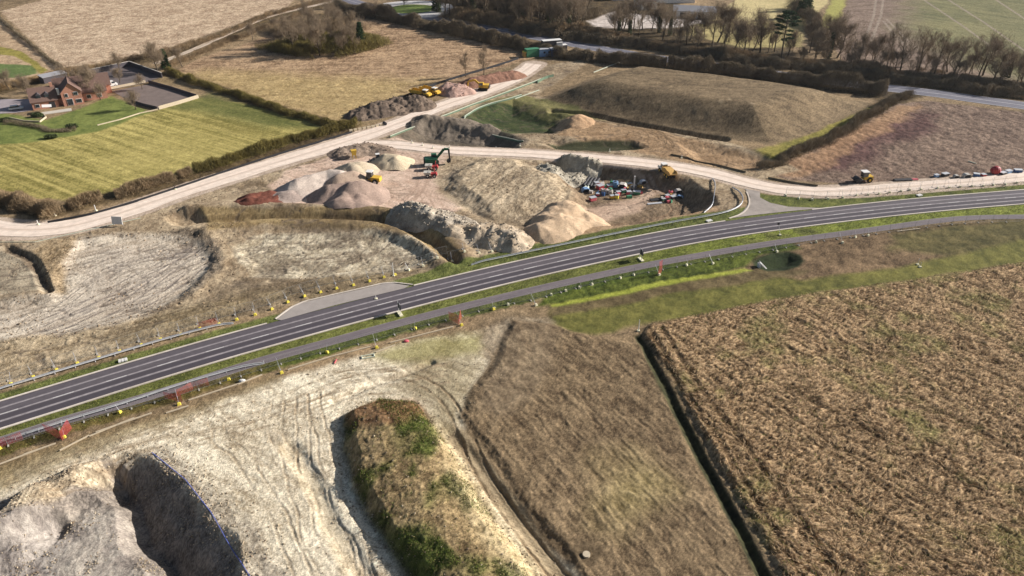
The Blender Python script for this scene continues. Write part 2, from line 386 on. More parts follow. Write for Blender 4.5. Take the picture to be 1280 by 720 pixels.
# bund
paint(BUND, (94,80,62), (146,126,98), T((.4, rows(-12, 1.3, 8, 48)), (.3, n1), (.3, n8), (.25, spk)), n1 * .05 + n03 * .04, 1)
flk = sstep(.45, .75, fbm(x, y, 2.2, 55, 2)) * sstep(-.3, .3, n25)
paint(None, (190,168,134), (200,180,146), T((.2, n1)), None, mask=flk * .6 * (sd_poly(x, y, BUND, 10) < -10))
# ---------------------------------------------------------------- the works
trk = rows(20, .55, 9, 61, 2, .8); trk2 = rows(-35, .5, 8, 62, 2, .8)
mudr = (ridge(x + wx * .7, y + wy * .7, 1.5, 63, 3) - .5) * .10 + n03 * .06 + n3 * .06
SITE = [(-140,300),(0,298),(95,290),(165,270),(240,244),(330,216),(440,178),(520,140),(600,118),(668,84),(745,72),(700,100),(672,118),(700,135),(800,155),(905,176),(950,190),(1000,212),(940,228),(925,262),(880,275),(760,296),(640,324),(520,350),(380,375),(250,410),(120,448),(0,486),(-140,520)]
paint(SITE, (128,108,84), (190,170,140), T((.45, n3), (.35, n1), (.25, n8), (.15, spk)), mudr, 1)
paint([(-140,420),(60,422),(180,396),(300,372),(420,345),(560,322),(520,350),(380,375),(250,410),(120,446),(0,484),(-140,520)], (126,108,82), (200,180,148), T((.4, rows(22, 1.0, 5, 64)), (.4, n1), (.25, spk)), n1 * .1 + n03 * .06, 2, 2)
paint([(180,398),(330,362),(460,338),(540,325),(520,345),(380,375),(250,408),(150,430)], (104,88,62), (150,132,100), T((.4, n3), (.4, n1), (.2, spk)), None, 3, 2, .75)
B1 = FEAT[14][0]; B2 = FEAT[16][0]; B0 = FEAT[15][0]
tr_r = (rows(38, .8, 12, 65, 2, 1.2)) 
paint(B1, (176,158,136), (226,212,190), T((.4, tr_r), (.25, n3), (.3, n8), (.2, spk)), tr_r * .05 + n1 * .03, 1.5, 1)
paint(B1, (190,176,160), (216,204,188), T((.3, tr_r), (.3, n8)), None, 5, 2, .6, mask=(1 - sstep(-9, -3, sd_poly(x, y, B1, 8))) * .6)
paint(B0, (160,144,120), (206,192,166), T((.3, trk), (.3, n3)), tr_r * .1, 1)
paint(B2, (158,142,116), (222,208,180), T((.45, n1), (.35, n3), (.2, spk)), mudr * 1.2, 1)
paint([(250,262),(480,264),(540,280),(585,320),(560,330),(520,300),(470,288),(330,284),(262,292)], (120,98,66), (168,146,106), T((.5, n3), (.3, n1), (.2, spk)), n1 * .08, .8, .8)
dk = sstep(.35, .8, ridge(x + wx, y + wy, 7, 66, 3)) * sstep(-.2, .4, fbm(x, y, 22, 67, 2))
paint(None, (84,72,58), (110,94,76), T((.4, n1)), None, mask=dk * .55 * (1 - sstep(-1, 1, sd_poly(x, y, P(SITE), 10))))
paint([(340,232),(360,213),(460,180),(500,170),(560,186),(548,215),(545,238),(580,262),(560,270),(500,262),(440,262),(350,256)], (186,156,134), (226,200,178), T((.4, n3), (.3, trk2), (.2, n8)), trk2 * .08, 1, 1.5)
paint([(545,226),(560,205),(600,197),(650,197),(690,208),(718,234),(702,264),(660,276),(610,272),(570,258)], (136,118,94), (204,184,154), T((.5, rows(60, .9, 7, 68)), (.35, n1), (.3, spk), (.3, n8)), rows(70, 1.6, 9, 168) * .18 + mudr, 3, 3)
paint(FEAT[9][0] if False else [(655,202),(760,203),(815,212),(892,240),(895,256),(870,268),(800,282),(700,288),(668,278),(710,262),(716,238),(690,215)], (100,84,66), (158,136,110), T((.5, n3), (.4, n1), (.2, spk)), mudr * 1.3, 1, 1)
paint([(800,212),(832,224),(800,250),(760,262),(700,262),(680,268),(720,250),(790,235),(815,225),(790,205)], (176,148,126), (212,186,162), T((.4, n3), (.3, trk)), trk * .06, 1.5, 1.5)
paint([(690,282),(800,268),(892,250),(900,262),(870,274),(760,296),(640,322),(600,330),(640,300)], (150,122,92), (198,170,136), T((.5, n3), (.3, trk), (.2, n1)), mudr, 1, 1.5)
paint([(495,170),(530,152),(600,150),(660,175),(648,188),(560,186)], (84,76,66), (124,112,96), T((.4, n3), (.3, n1)), mudr, 1, 1)
paint([(578,145),(600,132),(640,122),(690,136),(700,150),(690,164),(640,168),(600,156)], (42,54,34), (84,90,54), T((.5, n3), (.35, n1)), n1 * .1, 1.5, 1.5)
paint([(600,128),(650,118),(720,135),(760,150),(690,145),(640,128)], (108,106,66), (146,136,90), T((.5, n3), (.3, n1)), None, 1, 1)
paint([(690,150),(730,148),(830,165),(900,180),(960,196),(940,214),(860,205),(800,190),(740,178),(700,168)], (132,106,78), (184,154,120), T((.5, n3), (.3, rows(15, .8, 9, 69)), (.2, n1)), mudr * 1.2, 1.5, 2)
paint([(684,178),(740,173),(790,175),(806,183),(780,187),(700,187)], (44,50,34), (80,78,54), T((.4, n3)), n1 * .03, .8, .8)
# furrows and cracks cut by plant and water
def inside(L, soft=1.0): return 1 - sstep(-soft, soft, sd_poly(x + wx, y + wy, P(L) if isinstance(L, list) else L, soft + 4))
def cracks(zone, ang, gap, ln, wd, seed, depth=.14, c1=(88,76,66), c2=(120,106,92), k=.8, warp=1.5):
    global rel
    cz = np.exp(-(rows(ang, gap, ln, seed, 3, warp) / wd) ** 2) * (fbm(x, y, gap * 5, seed + 9, 2) > -.25) * zone
    paint(None, c1, c2, T((.4, n1)), None, mask=cz * k); rel = rel - depth * cz
zb1 = inside(B1); cracks(zb1, 40, 1.6, 20, .04, 201, .07, k=.6); cracks(zb1, 44, 3.5, 24, .03, 202, .12, warp=3)
cracks(inside(B0), 30, 2.0, 10, .06, 203); cracks(inside(B2), 10, 1.6, 5, .09, 204, .10, k=.6); cracks(inside(B2), 50, 1.6, 9, .05, 205, .07)
cracks(inside(SITE) * .8, 15, 4.0, 16, .03, 206, .16); cracks(inside(SITE) * .6, -30, 3.0, 9, .035, 207, .12, c1=(96,80,62))
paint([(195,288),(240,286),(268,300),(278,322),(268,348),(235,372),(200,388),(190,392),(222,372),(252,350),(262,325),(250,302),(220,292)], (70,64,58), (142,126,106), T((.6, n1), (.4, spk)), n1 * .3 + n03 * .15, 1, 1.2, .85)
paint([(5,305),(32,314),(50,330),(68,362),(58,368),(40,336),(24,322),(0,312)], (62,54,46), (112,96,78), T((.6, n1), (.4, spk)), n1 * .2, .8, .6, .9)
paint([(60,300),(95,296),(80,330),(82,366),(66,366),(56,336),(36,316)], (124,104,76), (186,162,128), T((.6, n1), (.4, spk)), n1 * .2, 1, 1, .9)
def rut(L, wd=.22, depth=.07, c=(112,96,78), k=.5, gauge=2.0, jit=.5, lift=.04):
    """pair of wheel or track ruts: dark floor, low raised lips"""
    L0 = smooth_line(P(L), 1.5, 2); n_ = normals2(L0); lo_ = L0.min(0) - 3; hi_ = L0.max(0) + 3
    i = np.where((x > lo_[0]) & (x < hi_[0]) & (y > lo_[1]) & (y < hi_[1]))[0]
    for o in (-gauge / 2, gauge / 2):
        q = L0 + n_ * (o + jit * (fbm(L0[:, 0], L0[:, 1], 8, int(abs(L[0][0]) * 7 + abs(L[-1][1])) % 997, 2)))[:, None]
        d = seg_dist(x[i] + n1[i] * .12, y[i] + n1[i] * .12, q); br = np.clip(.65 + .9 * n3[i], 0, 1)
        m_ = (1 - sstep(wd * .6, wd * 1.3, d)) * k * br; colr[i] = colr[i] * (1 - m_[:, None]) + alb(*c) * m_[:, None]
        rel[i] += -depth * (1 - sstep(wd * .4, wd, d)) * br + lift * np.exp(-((d - wd * 1.6) / (wd * .6)) ** 2) * br
def rut_family(A, B, n, seed, **kw):
    """ruts spread between two guide lines"""
    r_ = random.Random(seed); A = np.array(A, float); B = np.array(B, float)
    for _ in range(n):
        t0, t1 = r_.random(), r_.random(); t = np.linspace(t0, t1, len(A))[:, None]; L = A * (1 - t) + B * t
        rut([tuple(q) for q in L], **kw)
# pale chalky ground in front
FRONT = [(-140,640),(0,592),(120,552),(280,500),(345,478),(470,438),(600,412),(640,398),(700,400),(650,470),(600,500),(575,540),(640,640),(720,720),(800,850),(-140,900)]
chr_ = rows(-35, .7, 6, 71, 3, 1.5)
paint(FRONT, (170,152,124), (242,228,200), T((.4, chr_), (.35, n1), (.45, n8), (.3, spk)), mudr * .5 + chr_ * .03, 1.2, 1.5)
cracks(inside(FRONT) * .6, -35, 3.0, 20, .03, 208, .05, (140,122,98), (170,150,124), .7, 2.5); 
paint([(460,445),(500,432),(605,412),(604,440),(540,452),(500,456)], (140,130,82), (176,166,116), T((.5, n3), (.3, n1), (.2, n8)), n03 * .03, 2, 2, .9)
paint([(-60,600),(60,566),(160,535),(300,490),(345,472),(345,480),(170,545),(60,588),(-60,640)], (112,96,66), (164,144,104), T((.5, n3), (.3, n1), (.2, spk)), None, 2, 2, .8)
paint([(510,455),(600,440),(590,490),(570,530),(600,580),(560,560),(530,505),(480,490)], (126,112,84), (178,162,128), T((.5, chr_), (.4, n3), (.3, n1)), None, 3, 2, .8)
paint([(185,560),(232,596),(262,636),(300,690),(330,740),(330,800),(420,830),(380,740),(330,690),(290,640),(250,596),(210,565)], (118,106,92), (188,176,156), T((.5, rows(-50, .4, 3, 72)), (.4, n03), (.2, spk)), n03 * .1, 1.5, 2, .8)
paint([(-140,680),(60,600),(130,572),(185,568),(228,598),(284,680),(320,760),(320,900),(-140,900)], (96,88,82), (160,148,134), T((.4, n3), (.4, n1), (.3, spk)), mudr * 1.6 + n3 * .35 + n1 * .15, 1, 1)
paint([(60,700),(85,640),(120,625),(160,640),(170,690),(190,720),(205,850),(60,850)], (150,138,128), (192,182,166), T((.4, n1), (.4, n3), (.2, spk)), mudr * .8 + n3 * .15, 2, 2.5, .9)
paint([(-140,700),(60,640),(80,660),(60,720),(60,850),(-140,850)], (124,114,108), (190,180,168), T((.4, n1), (.4, n3), (.3, n03)), mudr, 2, 1.5, .9)
tm = np.abs(((x * math.cos(R(8)) + y * math.sin(R(8))) / .62) % 1 - .5) * 2
paint([(0,652),(40,612),(95,586),(126,578),(134,590),(110,606),(60,634),(0,662)], (120,104,84), (216,198,168), 0.35 + .25 * tm + .5 * n1 + .3 * spk, (tm - .5) * .07 + n1 * .25 + n3 * .2, .8, 1.6)
VEG = FEAT[4][0]
paint(VEG, (104,86,60), (176,152,112), T((.45, n1), (.35, n3), (.3, n03), (.2, spk)), n1 * .14 + n03 * .12, .8, .6)
gm = sstep(.0, .4, fbm(x + 3, y, 7, 73, 3) + .22 + .25 * (x < -17 + (70 - y) * -.0 - (y - 62) * .9)) * (1 - sstep(-1.5, .5, sd_poly(x, y, VEG, 6)))
paint(None, (44,62,22), (98,112,46), T((.4, n1), (.4, n03)), n1 * .3 + n03 * .15, mask=gm * .85)
paint([(470,505),(520,500),(535,520),(500,545),(440,545),(430,525)], (104,72,50), (150,116,84), T((.5, n1), (.4, n03)), None, 1, 1, .85)
paint([(540,520),(556,530),(600,600),(650,660),(700,720),(760,820),(700,820),(640,720),(600,680),(560,600)], (176,156,116), (222,202,160), T((.5, n1), (.4, n03), (.2, spk)), n1 * .1 + n03 * .07, 2, 2, .7)
lug = np.abs(((x * .5 + y * .86) / .45) % 1 - .5) * 2
for L in ([(572,545),(606,590),(650,650),(690,712),(760,810)],):
    paint(None, (140,118,88), (196,176,142), T((.3, n1)) * .5 + lug * .5, (lug - .5) * .05, mask=mask_line(x, y, P(L), 1.3, .5) * .9)
for L in ([(355,555),(390,610),(430,690),(450,740),(480,800)],):
    paint(None, (158,138,106), (212,192,156), T((.4, n1), (.3, n3)), n03 * .08, mask=mask_line(x + wx * .6, y, P(L), .8, 1.0) * .45)
rut_family([(0,600),(120,560),(260,510),(360,480),(450,460),(560,450)], [(60,640),(180,560),(280,560),(360,540),(430,500),(560,480)], 7, 1, c=(150,130,104), k=.5, depth=.04, jit=1.4)
rut_family([(240,520),(290,570),(330,640),(370,720),(400,800)], [(400,490),(400,560),(420,620),(460,720),(500,800)], 4, 2, c=(150,130,104), k=.5, depth=.05, jit=1.6)
rut_family([(420,470),(500,460),(560,480),(590,560),(640,640),(700,720)], [(470,480),(530,480),(565,520),(596,590),(650,668),(720,740)], 4, 3, c=(128,108,82), k=.6)
rut_family([(20,410),(100,370),(180,330),(240,305)], [(80,420),(180,390),(230,360),(262,325)], 12, 4, c=(120,110,104), k=.6, gauge=2.4)
rut_family([(100,330),(140,310),(200,298),(250,300)], [(60,400),(120,350),(180,320),(255,315)], 4, 5, c=(120,110,104), k=.5)
rut_family([(480,185),(510,210),(540,240),(570,262)], [(540,188),(545,205),(520,235),(490,250)], 7, 6, c=(168,140,120), k=.55, gauge=2.2)
rut_family([(300,340),(400,330),(500,320)], [(320,310),(400,300),(520,305)], 5, 7, c=(120,104,86), k=.6)
rut_family([(715,150),(760,150),(800,165),(780,180),(720,180)], [(740,145),(800,155),(850,170),(900,190),(930,205)], 6, 8, c=(104,84,62), k=.7, gauge=2.4)
rut_family([(0,470),(120,430),(260,390),(420,345),(560,318)], [(0,440),(120,400),(260,375),(420,335),(560,318)], 3, 9, c=(110,92,70), k=.5)
rut_family([(700,275),(780,262),(850,250),(820,225),(800,205)], [(740,280),(800,268),(870,258),(835,225),(806,204)], 5, 10, c=(130,106,84), k=.6)
# brown rough field
paint(BROWN_POLY, (88,72,54), (152,130,100), T((.45, rC), (.35, n1), (.25, n3), (.25, spk), (.2, n25)), rC * .10 + n1 * .12 + n03 * .08, .6, .4)
paint([(590,405),(640,392),(700,402),(690,450),(660,500),(630,520),(600,505),(610,450)], (100,84,66), (160,140,112), T((.4, rC), (.4, n1), (.4, n3)), mudr * .9, 2, 2, .8)
paint([(740,590),(790,570),(830,600),(820,640),(760,650)], (140,124,78), (184,166,118), T((.5, rC), (.5, n1)), None, 5, 3, .6)
paint([(715,690),(728,678),(748,680),(756,694),(740,706),(722,704)], (70,58,44), (110,94,72), T((.5, n1)), n1 * .1, 1, .6, .8)
DITCH = FEAT[6][0]
paint(DITCH, (38,40,28), (72,70,46), T((.5, n1), (.4, n03)), n03 * .08, .5, .3)
# flattened crop
cr = ridge(x + wx * 1.4, y + wy * 1.4, 2.0, 81, 3); cr2 = ridge(x * .5 + wx, y * 1.0, 0.9, 82, 2); crr = rows(-55, 1.1, 5, 83, 3, 1.2)
ck = np.exp(-(rows(-52, 3.0, 45, 85, 3, .8) / .045) ** 2); ck2 = np.exp(-(fbm(x + wx, y, 3.2, 86, 2) / .05) ** 2)
wsp = rows(20, .24, .75, 87, 2, 2.5)
hcr = cr * .10 + cr2 * .08 + crr * .10 + wsp * .16 + n03 * .08 - ck * .16 - ck2 * .08
paint(CROP_POLY, (78,60,40), (202,170,130), T((.18, cr - .5), (.15, cr2 - .5), (.2, crr), (.65, wsp), (.2, n03), (.28, spk), (.12, n8), (-.3, ck), (-.25, ck2)), hcr, .5, .3)
gpatch = sstep(.05, .55, fbm(x, y, 13, 84, 4, .7) + .3 * fbm(x, y, 2.5, 89, 2) + .2 * sstep(20, 90, x) * sstep(100, 150, y)) * (1 - sstep(-1, 1, sd_poly(x, y, CROP_POLY, 6)))
paint(None, (86,88,44), (164,158,98), T((.4, n03), (.4, n1)), None, mask=gpatch * .6)
for L in ([(812,415),(850,480),(900,560),(960,650),(1010,740)], [(826,412),(870,480),(930,560),(1000,650),(1060,740)]):
    paint(None, (70,52,36), (96,76,52), T((.4, n1)), hcr - .28, mask=mask_line(x + wx * .5, y + wy * .5, smooth_line(P(L), 2, 1), .25, .5) * .7)
# grass swale by the path
SW = [(690,383),(780,365),(860,350),(940,338),(1000,350),(1060,343),(1130,332),(1280,300),(1500,270),(1500,300),(1280,328),(1130,352),(1010,369),(900,389),(806,404),(745,420),(712,416),(690,400)]
paint([(690,362),(780,340),(900,318),(980,302),(1060,294),(1180,280),(1500,262),(1500,320),(1280,328),(1130,345),(1000,352),(900,365),(690,395)], (84,68,50), (142,118,90), T((.5, n3), (.4, n1), (.2, spk)), n1 * .12, 1, 1)
paint([(1120,292),(1200,280),(1500,262),(1500,292),(1280,308),(1180,320),(1110,312)], (62,64,34), (112,104,62), T((.5, n3), (.4, n1)), None, 2, 2, .8)
paint(SW, (84,84,44), (130,124,66), T((.45, n3), (.4, n1), (.2, n8)), n1 * .08, 1, 1)
paint([(690,397),(760,384),(850,366),(950,350),(1000,344),(1010,338),(950,336),(860,352),(760,372),(690,386)], (84,72,50), (126,110,78), T((.5, n3), (.4, n1)), n1 * .12, .8, 1)
paint([(672,384),(690,360),(780,341),(900,318),(985,302),(1000,312),(950,320),(930,334),(860,347),(760,367),(690,382)], (44,56,22), (100,108,46), T((.5, n1), (.4, n3), (.2, spk)), n1 * .2, .8, .8)
paint([(692,384),(760,371.5),(860,351),(940,338),(930,335.5),(850,347.5),(750,368),(690,381.5)], (142,150,54), (170,174,76), T((.4, n1)), None, .5, .5, .9)
paint(P([(950,321),(966,316),(985,314.5),(1000,319),(1005,327),(997,334),(980,338),(958,339),(942,334),(940,327)]), (36,46,28), (58,66,40), T((.4, n3)), None, .6, .3)
# verges along the new road
upv = sd_poly(x, y, np.vstack([ROAD]), 5) if False else None
i0 = 0
dR = d_line(x, y, ROAD, 30); 
# side of the road: sign from nearest road heading
hx = np.interp(x, np.sort(ROAD[:, 0]), ROAD[np.argsort(ROAD[:, 0]), 1]); side_up = y > hx
ga = T((.45, n1), (.35, n3), (.25, spk), (.2, n25))
bright = sstep(40, 75, x)
edge = RHW + 2.2 + 3.2 * sstep(-45, 0, x) + n1 * .3
m = (1 - sstep(edge, edge + .8, dR)) * side_up * (x < 62 + wx) + (1 - sstep(6.0, 7.0, dR + n1 * .4)) * side_up * (x >= 62 + wx)
paint(None, (72,80,42), (122,126,70), ga, n1 * .06 + n03 * .05, mask=np.clip(m, 0, 1))
m = (1 - sstep(7.2, 8.4, dR + n1 * .5)) * side_up * (x > 62)
paint(None, (64,66,34), (110,106,58), ga, None, mask=m * .8 * (dR > 6.2))
dP = d_line(x, y, PATH, 12)
hp = np.interp(x, np.sort(PATH[:, 0]), PATH[np.argsort(PATH[:, 0]), 1])
m = (~side_up) & (y > hp)
paint(None, (78,82,42), (126,128,68), ga, n1 * .06 + n03 * .05, mask=m * 1.0)
m = (~side_up) & (y > hp) & (x > 10)
paint(None, (96,106,44), (146,154,66), ga, None, mask=m * .6 * sstep(10, 50, x) * (fbm(x, y, 5, 91, 2) > -.35))
below = (y <= hp) * (1 - sstep(3.2, 4.4, dP + n1 * .6))
paint(None, (78,70,36), (124,108,62), ga, n1 * .1, mask=below * (x < -22))
paint(None, (50,66,26), (96,108,48), ga, n1 * .1, mask=below * .85 * sstep(-48, -38, x) * (1 - sstep(32, 40, x)))
paint([(945,240.5),(962,244),(1040,246.5),(1140,240.5),(1290,229),(1290,235),(1140,246.5),(1040,256.5),(1000,260.5),(962,255.5),(949,248)], (68,76,38), (120,122,64), ga, n1 * .1, .4, .3)
# gravel underlay for made surfaces
hm = hmask
paint(None, (170,150,132), (206,186,166), T((.4, n3), (.3, n1)), None, mask=sstep(.5, .9, np.maximum(mask_line(x, y, HAUL_MAIN, 4.8, 1.6), mask_line(x, y, HAUL_LOOP, 3.9, 1.4))))
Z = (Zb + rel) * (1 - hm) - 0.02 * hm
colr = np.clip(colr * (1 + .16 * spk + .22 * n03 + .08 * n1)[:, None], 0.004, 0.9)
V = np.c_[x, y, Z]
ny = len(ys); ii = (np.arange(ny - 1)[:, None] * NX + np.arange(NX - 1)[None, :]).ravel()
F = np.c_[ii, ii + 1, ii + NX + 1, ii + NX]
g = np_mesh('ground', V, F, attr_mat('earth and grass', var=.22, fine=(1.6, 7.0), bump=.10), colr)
tag(g, kind='structure'); g['label'] = 'rough ground of grass, bare earth and chalky mud across the whole place'
print('ground verts', len(V))

# ------------------------------------------------------------------ ribbons that lie on the ground
def ribbon(name, L, offs, z, m, ragged=0.0, thick=0.0, parent=None):
    """strip along L through cross offsets; its UVs are metres across and along"""
    L = np.asarray(L); n = normals2(L); s = np.r_[0, np.cumsum(np.hypot(*np.diff(L, axis=0).T))]
    k = len(offs); V = []; UV = []
    for j, o in enumerate(offs):
        oo = np.full(len(L), float(o))
        if ragged and j in (0, k - 1): oo = oo + ragged * fbm(L[:, 0], L[:, 1], 5, 300 + j, 3)
        q = L + n * oo[:, None]; zz = z[j] if hasattr(z, '__len__') else z
        V.append(np.c_[q, np.full(len(L), zz)]); UV.append(np.c_[oo, s])
    V = np.stack(V, 1).reshape(-1, 3); UV = np.stack(UV, 1).reshape(-1, 2)
    i = (np.arange(len(L) - 1)[:, None] * k + np.arange(k - 1)[None, :]).ravel()
    return np_mesh(name, V, np.c_[i, i + k, i + k + 1, i + 1][:, ::-1], m, uv=UV, smooth=False, parent=parent)

def track_mat(name, c, edge, bands=(), noise=.15, scale=.6, rough=.85, bump=.02):
    """surface along a ribbon: base colour, lengthways bands (position, half width, colour), noise"""
    m = bpy.data.materials.new(name); n, b = nodes_of(m)
    uv = n.nodes.new('ShaderNodeUVMap'); sep = n.nodes.new('ShaderNodeSeparateXYZ'); n.links.new(uv.outputs[0], sep.inputs[0])
    geo = n.nodes.new('ShaderNodeNewGeometry')
    mp = n.nodes.new('ShaderNodeMapping'); mp.inputs['Scale'].default_value = (1.6, .09, 1); n.links.new(uv.outputs[0], mp.inputs[0])
    no1 = n.nodes.new('ShaderNodeTexNoise'); no1.inputs['Scale'].default_value = 1.0; no1.inputs['Detail'].default_value = 4; n.links.new(mp.outputs[0], no1.inputs['Vector'])
    no2 = n.nodes.new('ShaderNodeTexNoise'); no2.inputs['Scale'].default_value = scale; no2.inputs['Detail'].default_value = 8; no2.inputs['Roughness'].default_value = .7; n.links.new(geo.outputs['Position'], no2.inputs['Vector'])
    cur = None
    base = n.nodes.new('ShaderNodeMix'); base.data_type = 'RGBA'; base.inputs['A'].default_value = (*c, 1); base.inputs['B'].default_value = (*edge, 1)
    mr = n.nodes.new('ShaderNodeMapRange'); mr.inputs[1].default_value = .35; mr.inputs[2].default_value = .65; n.links.new(no1.outputs[0], mr.inputs[0]); n.links.new(mr.outputs[0], base.inputs['Factor'])
    cur = base.outputs['Result']
    for pos, hw_, cc, st in bands:
        sb = n.nodes.new('ShaderNodeMath'); sb.operation = 'SUBTRACT'; n.links.new(sep.outputs[0], sb.inputs[0]); sb.inputs[1].default_value = pos
        ab = n.nodes.new('ShaderNodeMath'); ab.operation = 'ABSOLUTE'; n.links.new(sb.outputs[0], ab.inputs[0])
        r_ = n.nodes.new('ShaderNodeMapRange'); r_.interpolation_type = 'SMOOTHSTEP'; r_.inputs[1].default_value = hw_ * .5; r_.inputs[2].default_value = hw_ * 1.2; r_.inputs[3].default_value = st; r_.inputs[4].default_value = 0
        n.links.new(ab.outputs[0], r_.inputs[0])
        mu = n.nodes.new('ShaderNodeMath'); mu.operation = 'MULTIPLY'; n.links.new(r_.outputs[0], mu.inputs[0])
        mr2 = n.nodes.new('ShaderNodeMapRange'); mr2.inputs[1].default_value = .3; mr2.inputs[2].default_value = .6; mr2.inputs[3].default_value = .6; n.links.new(no2.outputs[0], mr2.inputs[0]); n.links.new(mr2.outputs[0], mu.inputs[1])
        mx = n.nodes.new('ShaderNodeMix'); mx.data_type = 'RGBA'; n.links.new(mu.outputs[0], mx.inputs['Factor']); n.links.new(cur, mx.inputs['A']); mx.inputs['B'].default_value = (*cc, 1)
        cur = mx.outputs['Result']
    ra = n.nodes.new('ShaderNodeMapRange'); ra.inputs[1].default_value = .3; ra.inputs[2].default_value = .7; ra.inputs[3].default_value = 1 - noise; ra.inputs[4].default_value = 1 + noise; n.links.new(no2.outputs[0], ra.inputs[0])
    sc = n.nodes.new('ShaderNodeVectorMath'); sc.operation = 'SCALE'; n.links.new(cur, sc.inputs[0]); n.links.new(ra.outputs[0], sc.inputs['Scale'])
    n.links.new(sc.outputs[0], b.inputs['Base Color']); b.inputs['Roughness'].default_value = rough; b.inputs['Specular IOR Level'].default_value = .25
    bp = n.nodes.new('ShaderNodeBump'); bp.inputs['Distance'].default_value = bump; n.links.new(no2.outputs[0], bp.inputs['Height']); n.links.new(bp.outputs[0], b.inputs['Normal'])
    return m

AS = tuple(alb(84, 77, 80)); AS2 = tuple(alb(104, 97, 100)); PALE = tuple(alb(158, 150, 150)); WHT = tuple(alb(236, 230, 222))
road_m = track_mat('asphalt', AS, tuple(alb(84, 78, 84)), [(-1.86, .27, PALE, 1.0), (1.86, .27, PALE, 1.0), (0, .24, PALE, 1.0), (2.8, .9, AS2, .5), (.95, .7, AS2, .6), (-2.85, .7, tuple(alb(62,58,64)), .5), (-.95, .6, tuple(alb(66,61,66)), .5)], .10, .8, .8)
struct = lambda o, l=None: tag(o, l, kind='structure')
struct(ribbon('road', ROAD, [-RHW, -1.8, 0, 1.8, RHW], [.07, .10, .12, .10, .07], road_m), 'dark new asphalt road with pale lengthways joints')
haul_c = tuple(alb(238, 220, 202)); haul_e = tuple(alb(220, 200, 182))
haul_m = track_mat('haul road stone', haul_c, haul_e, [(-1.5, .6, tuple(alb(238, 218, 200)), .6), (1.2, .6, tuple(alb(236, 214, 196)), .6), (0, .5, tuple(alb(186, 160, 138)), .5)], .16, .5, .95, .04)
HL = HAUL_MAIN
struct(ribbon('haul_road', HL, [-3.6, -1.2, 1.2, 3.6], .05, haul_m, ragged=.8), 'pale crushed stone haul road curving in from the left')
struct(ribbon('site_track', HAUL_LOOP, [-2.8, -1, 1, 2.8], .056, haul_m, ragged=.7), 'pale stone site track looping round the excavation to the right edge')
path_m = track_mat('path asphalt', tuple(alb(108, 99, 102)), tuple(alb(122, 112, 113)), [(-1.15, .12, tuple(alb(150,142,134)), .6), (1.15, .12, tuple(alb(150,142,134)), .6)], .12, .9, .85)
struct(ribbon('path', PATH, [-PHW, 0, PHW], [.05, .07, .05], path_m), 'narrow asphalt footpath along the new road')
lane_m = track_mat('lane', tuple(alb(208, 190, 170)), tuple(alb(184, 166, 146)), [(0, .5, tuple(alb(150, 134, 112)), .5)], .15, .5)
struct(ribbon('lane', LANE, [-1.7, 0, 1.7], .05, lane_m, ragged=.4), 'pale country lane between hedges')
hw_m = track_mat('highway asphalt', tuple(alb(104, 102, 112)), tuple(alb(120, 118, 126)), [(-4.4, .15, WHT, .6), (4.4, .15, WHT, .6), (0, .15, WHT, .7)], .1, .5)
struct(ribbon('highway', HWAY, [-4.9, 0, 4.9], [.05, .1, .05], hw_m), 'older main road beyond the bund')

def poly_sheet(name, L, z, m):
    """flat sheet with a given outline"""
    L = np.asarray(L); me = bpy.data.meshes.new(name)
    me.from_pydata([(a, b, z) for a, b in L], [], [list(range(len(L)))]); me.update(); me.materials.append(m)
    o = bpy.data.objects.new(name, me); col.objects.link(o); return o
pad_m = track_mat('trampled stone', tuple(alb(214, 188, 166)), tuple(alb(198, 170, 148)), [], .2, .35, .95, .05)
struct(poly_sheet('road_mouth', P([(931,236),(950,239.5),(950,247),(962,253.5),(985,258.5),(1030,260.3),(985,264.3),(935,269.8),(917,272.5),(929,264),(936,254),(938,246)]), .062, track_mat('junction', tuple(alb(140, 132, 126)), tuple(alb(170,158,146)), [], .3, .22)), 'dusty junction between site track and new road')
# lay-by
lb = P([(345,399.6),(371,380.5),(410,371),(452,361.8),(486,353.6),(512,357.5),(505,360.8),(420,381.5),(352,400.5)])
struct(poly_sheet('layby', lb, .075, track_mat('lay-by paving', tuple(alb(172, 162, 154)), tuple(alb(150, 141, 134)), [], .12, .5)), 'pale paved lay-by beside the new road')
# kerbs: real steps
def solid_ribbon(name, L, o0, o1, z0, z1, m, parent=None):
    return ribbon(name, L, [o0, o0, o1, o1], [z0, z1, z1, z0], m, parent=parent)
kerb_m = track_mat('kerb concrete', tuple(alb(222, 210, 196)), tuple(alb(190, 178, 164)), [], .14, 1.5)
struct(solid_ribbon('kerb', ROAD, -RHW - .36, -RHW, 0, .15, kerb_m), 'pale kerb on the near side')
s_r = np.r_[0, np.cumsum(np.hypot(*np.diff(ROAD, axis=0).T))]
iu = np.argmin(np.hypot(*(ROAD - px(345, 399)).T)); iv = np.argmin(np.hypot(*(ROAD - px(516, 357)).T))
j0 = np.argmin(np.hypot(*(ROAD - px(912, 273)).T)); j1 = np.argmin(np.hypot(*(ROAD - px(1010, 262)).T))
for a, b in ((0, iu), (iv, j0), (j1, len(ROAD))):
    struct(solid_ribbon('kerb', ROAD[a:b], RHW, RHW + .36, 0, .15, kerb_m), 'pale kerb on the far side')
struct(solid_ribbon('kerb', smooth_line(P([(345,399.2),(371,379.8),(410,370.6),(452,361.2),(486,353),(516,356.6)]), 1, 1), 0, .3, 0, .15, kerb_m), 'pale kerb round the lay-by')
struct(solid_ribbon('kerb', smooth_line(P([(912,273.5),(926,269),(934,263),(938,255),(937,246),(934,240)]), 1, 2), 0, .35, 0, .15, kerb_m), 'kerb sweeping round the junction')
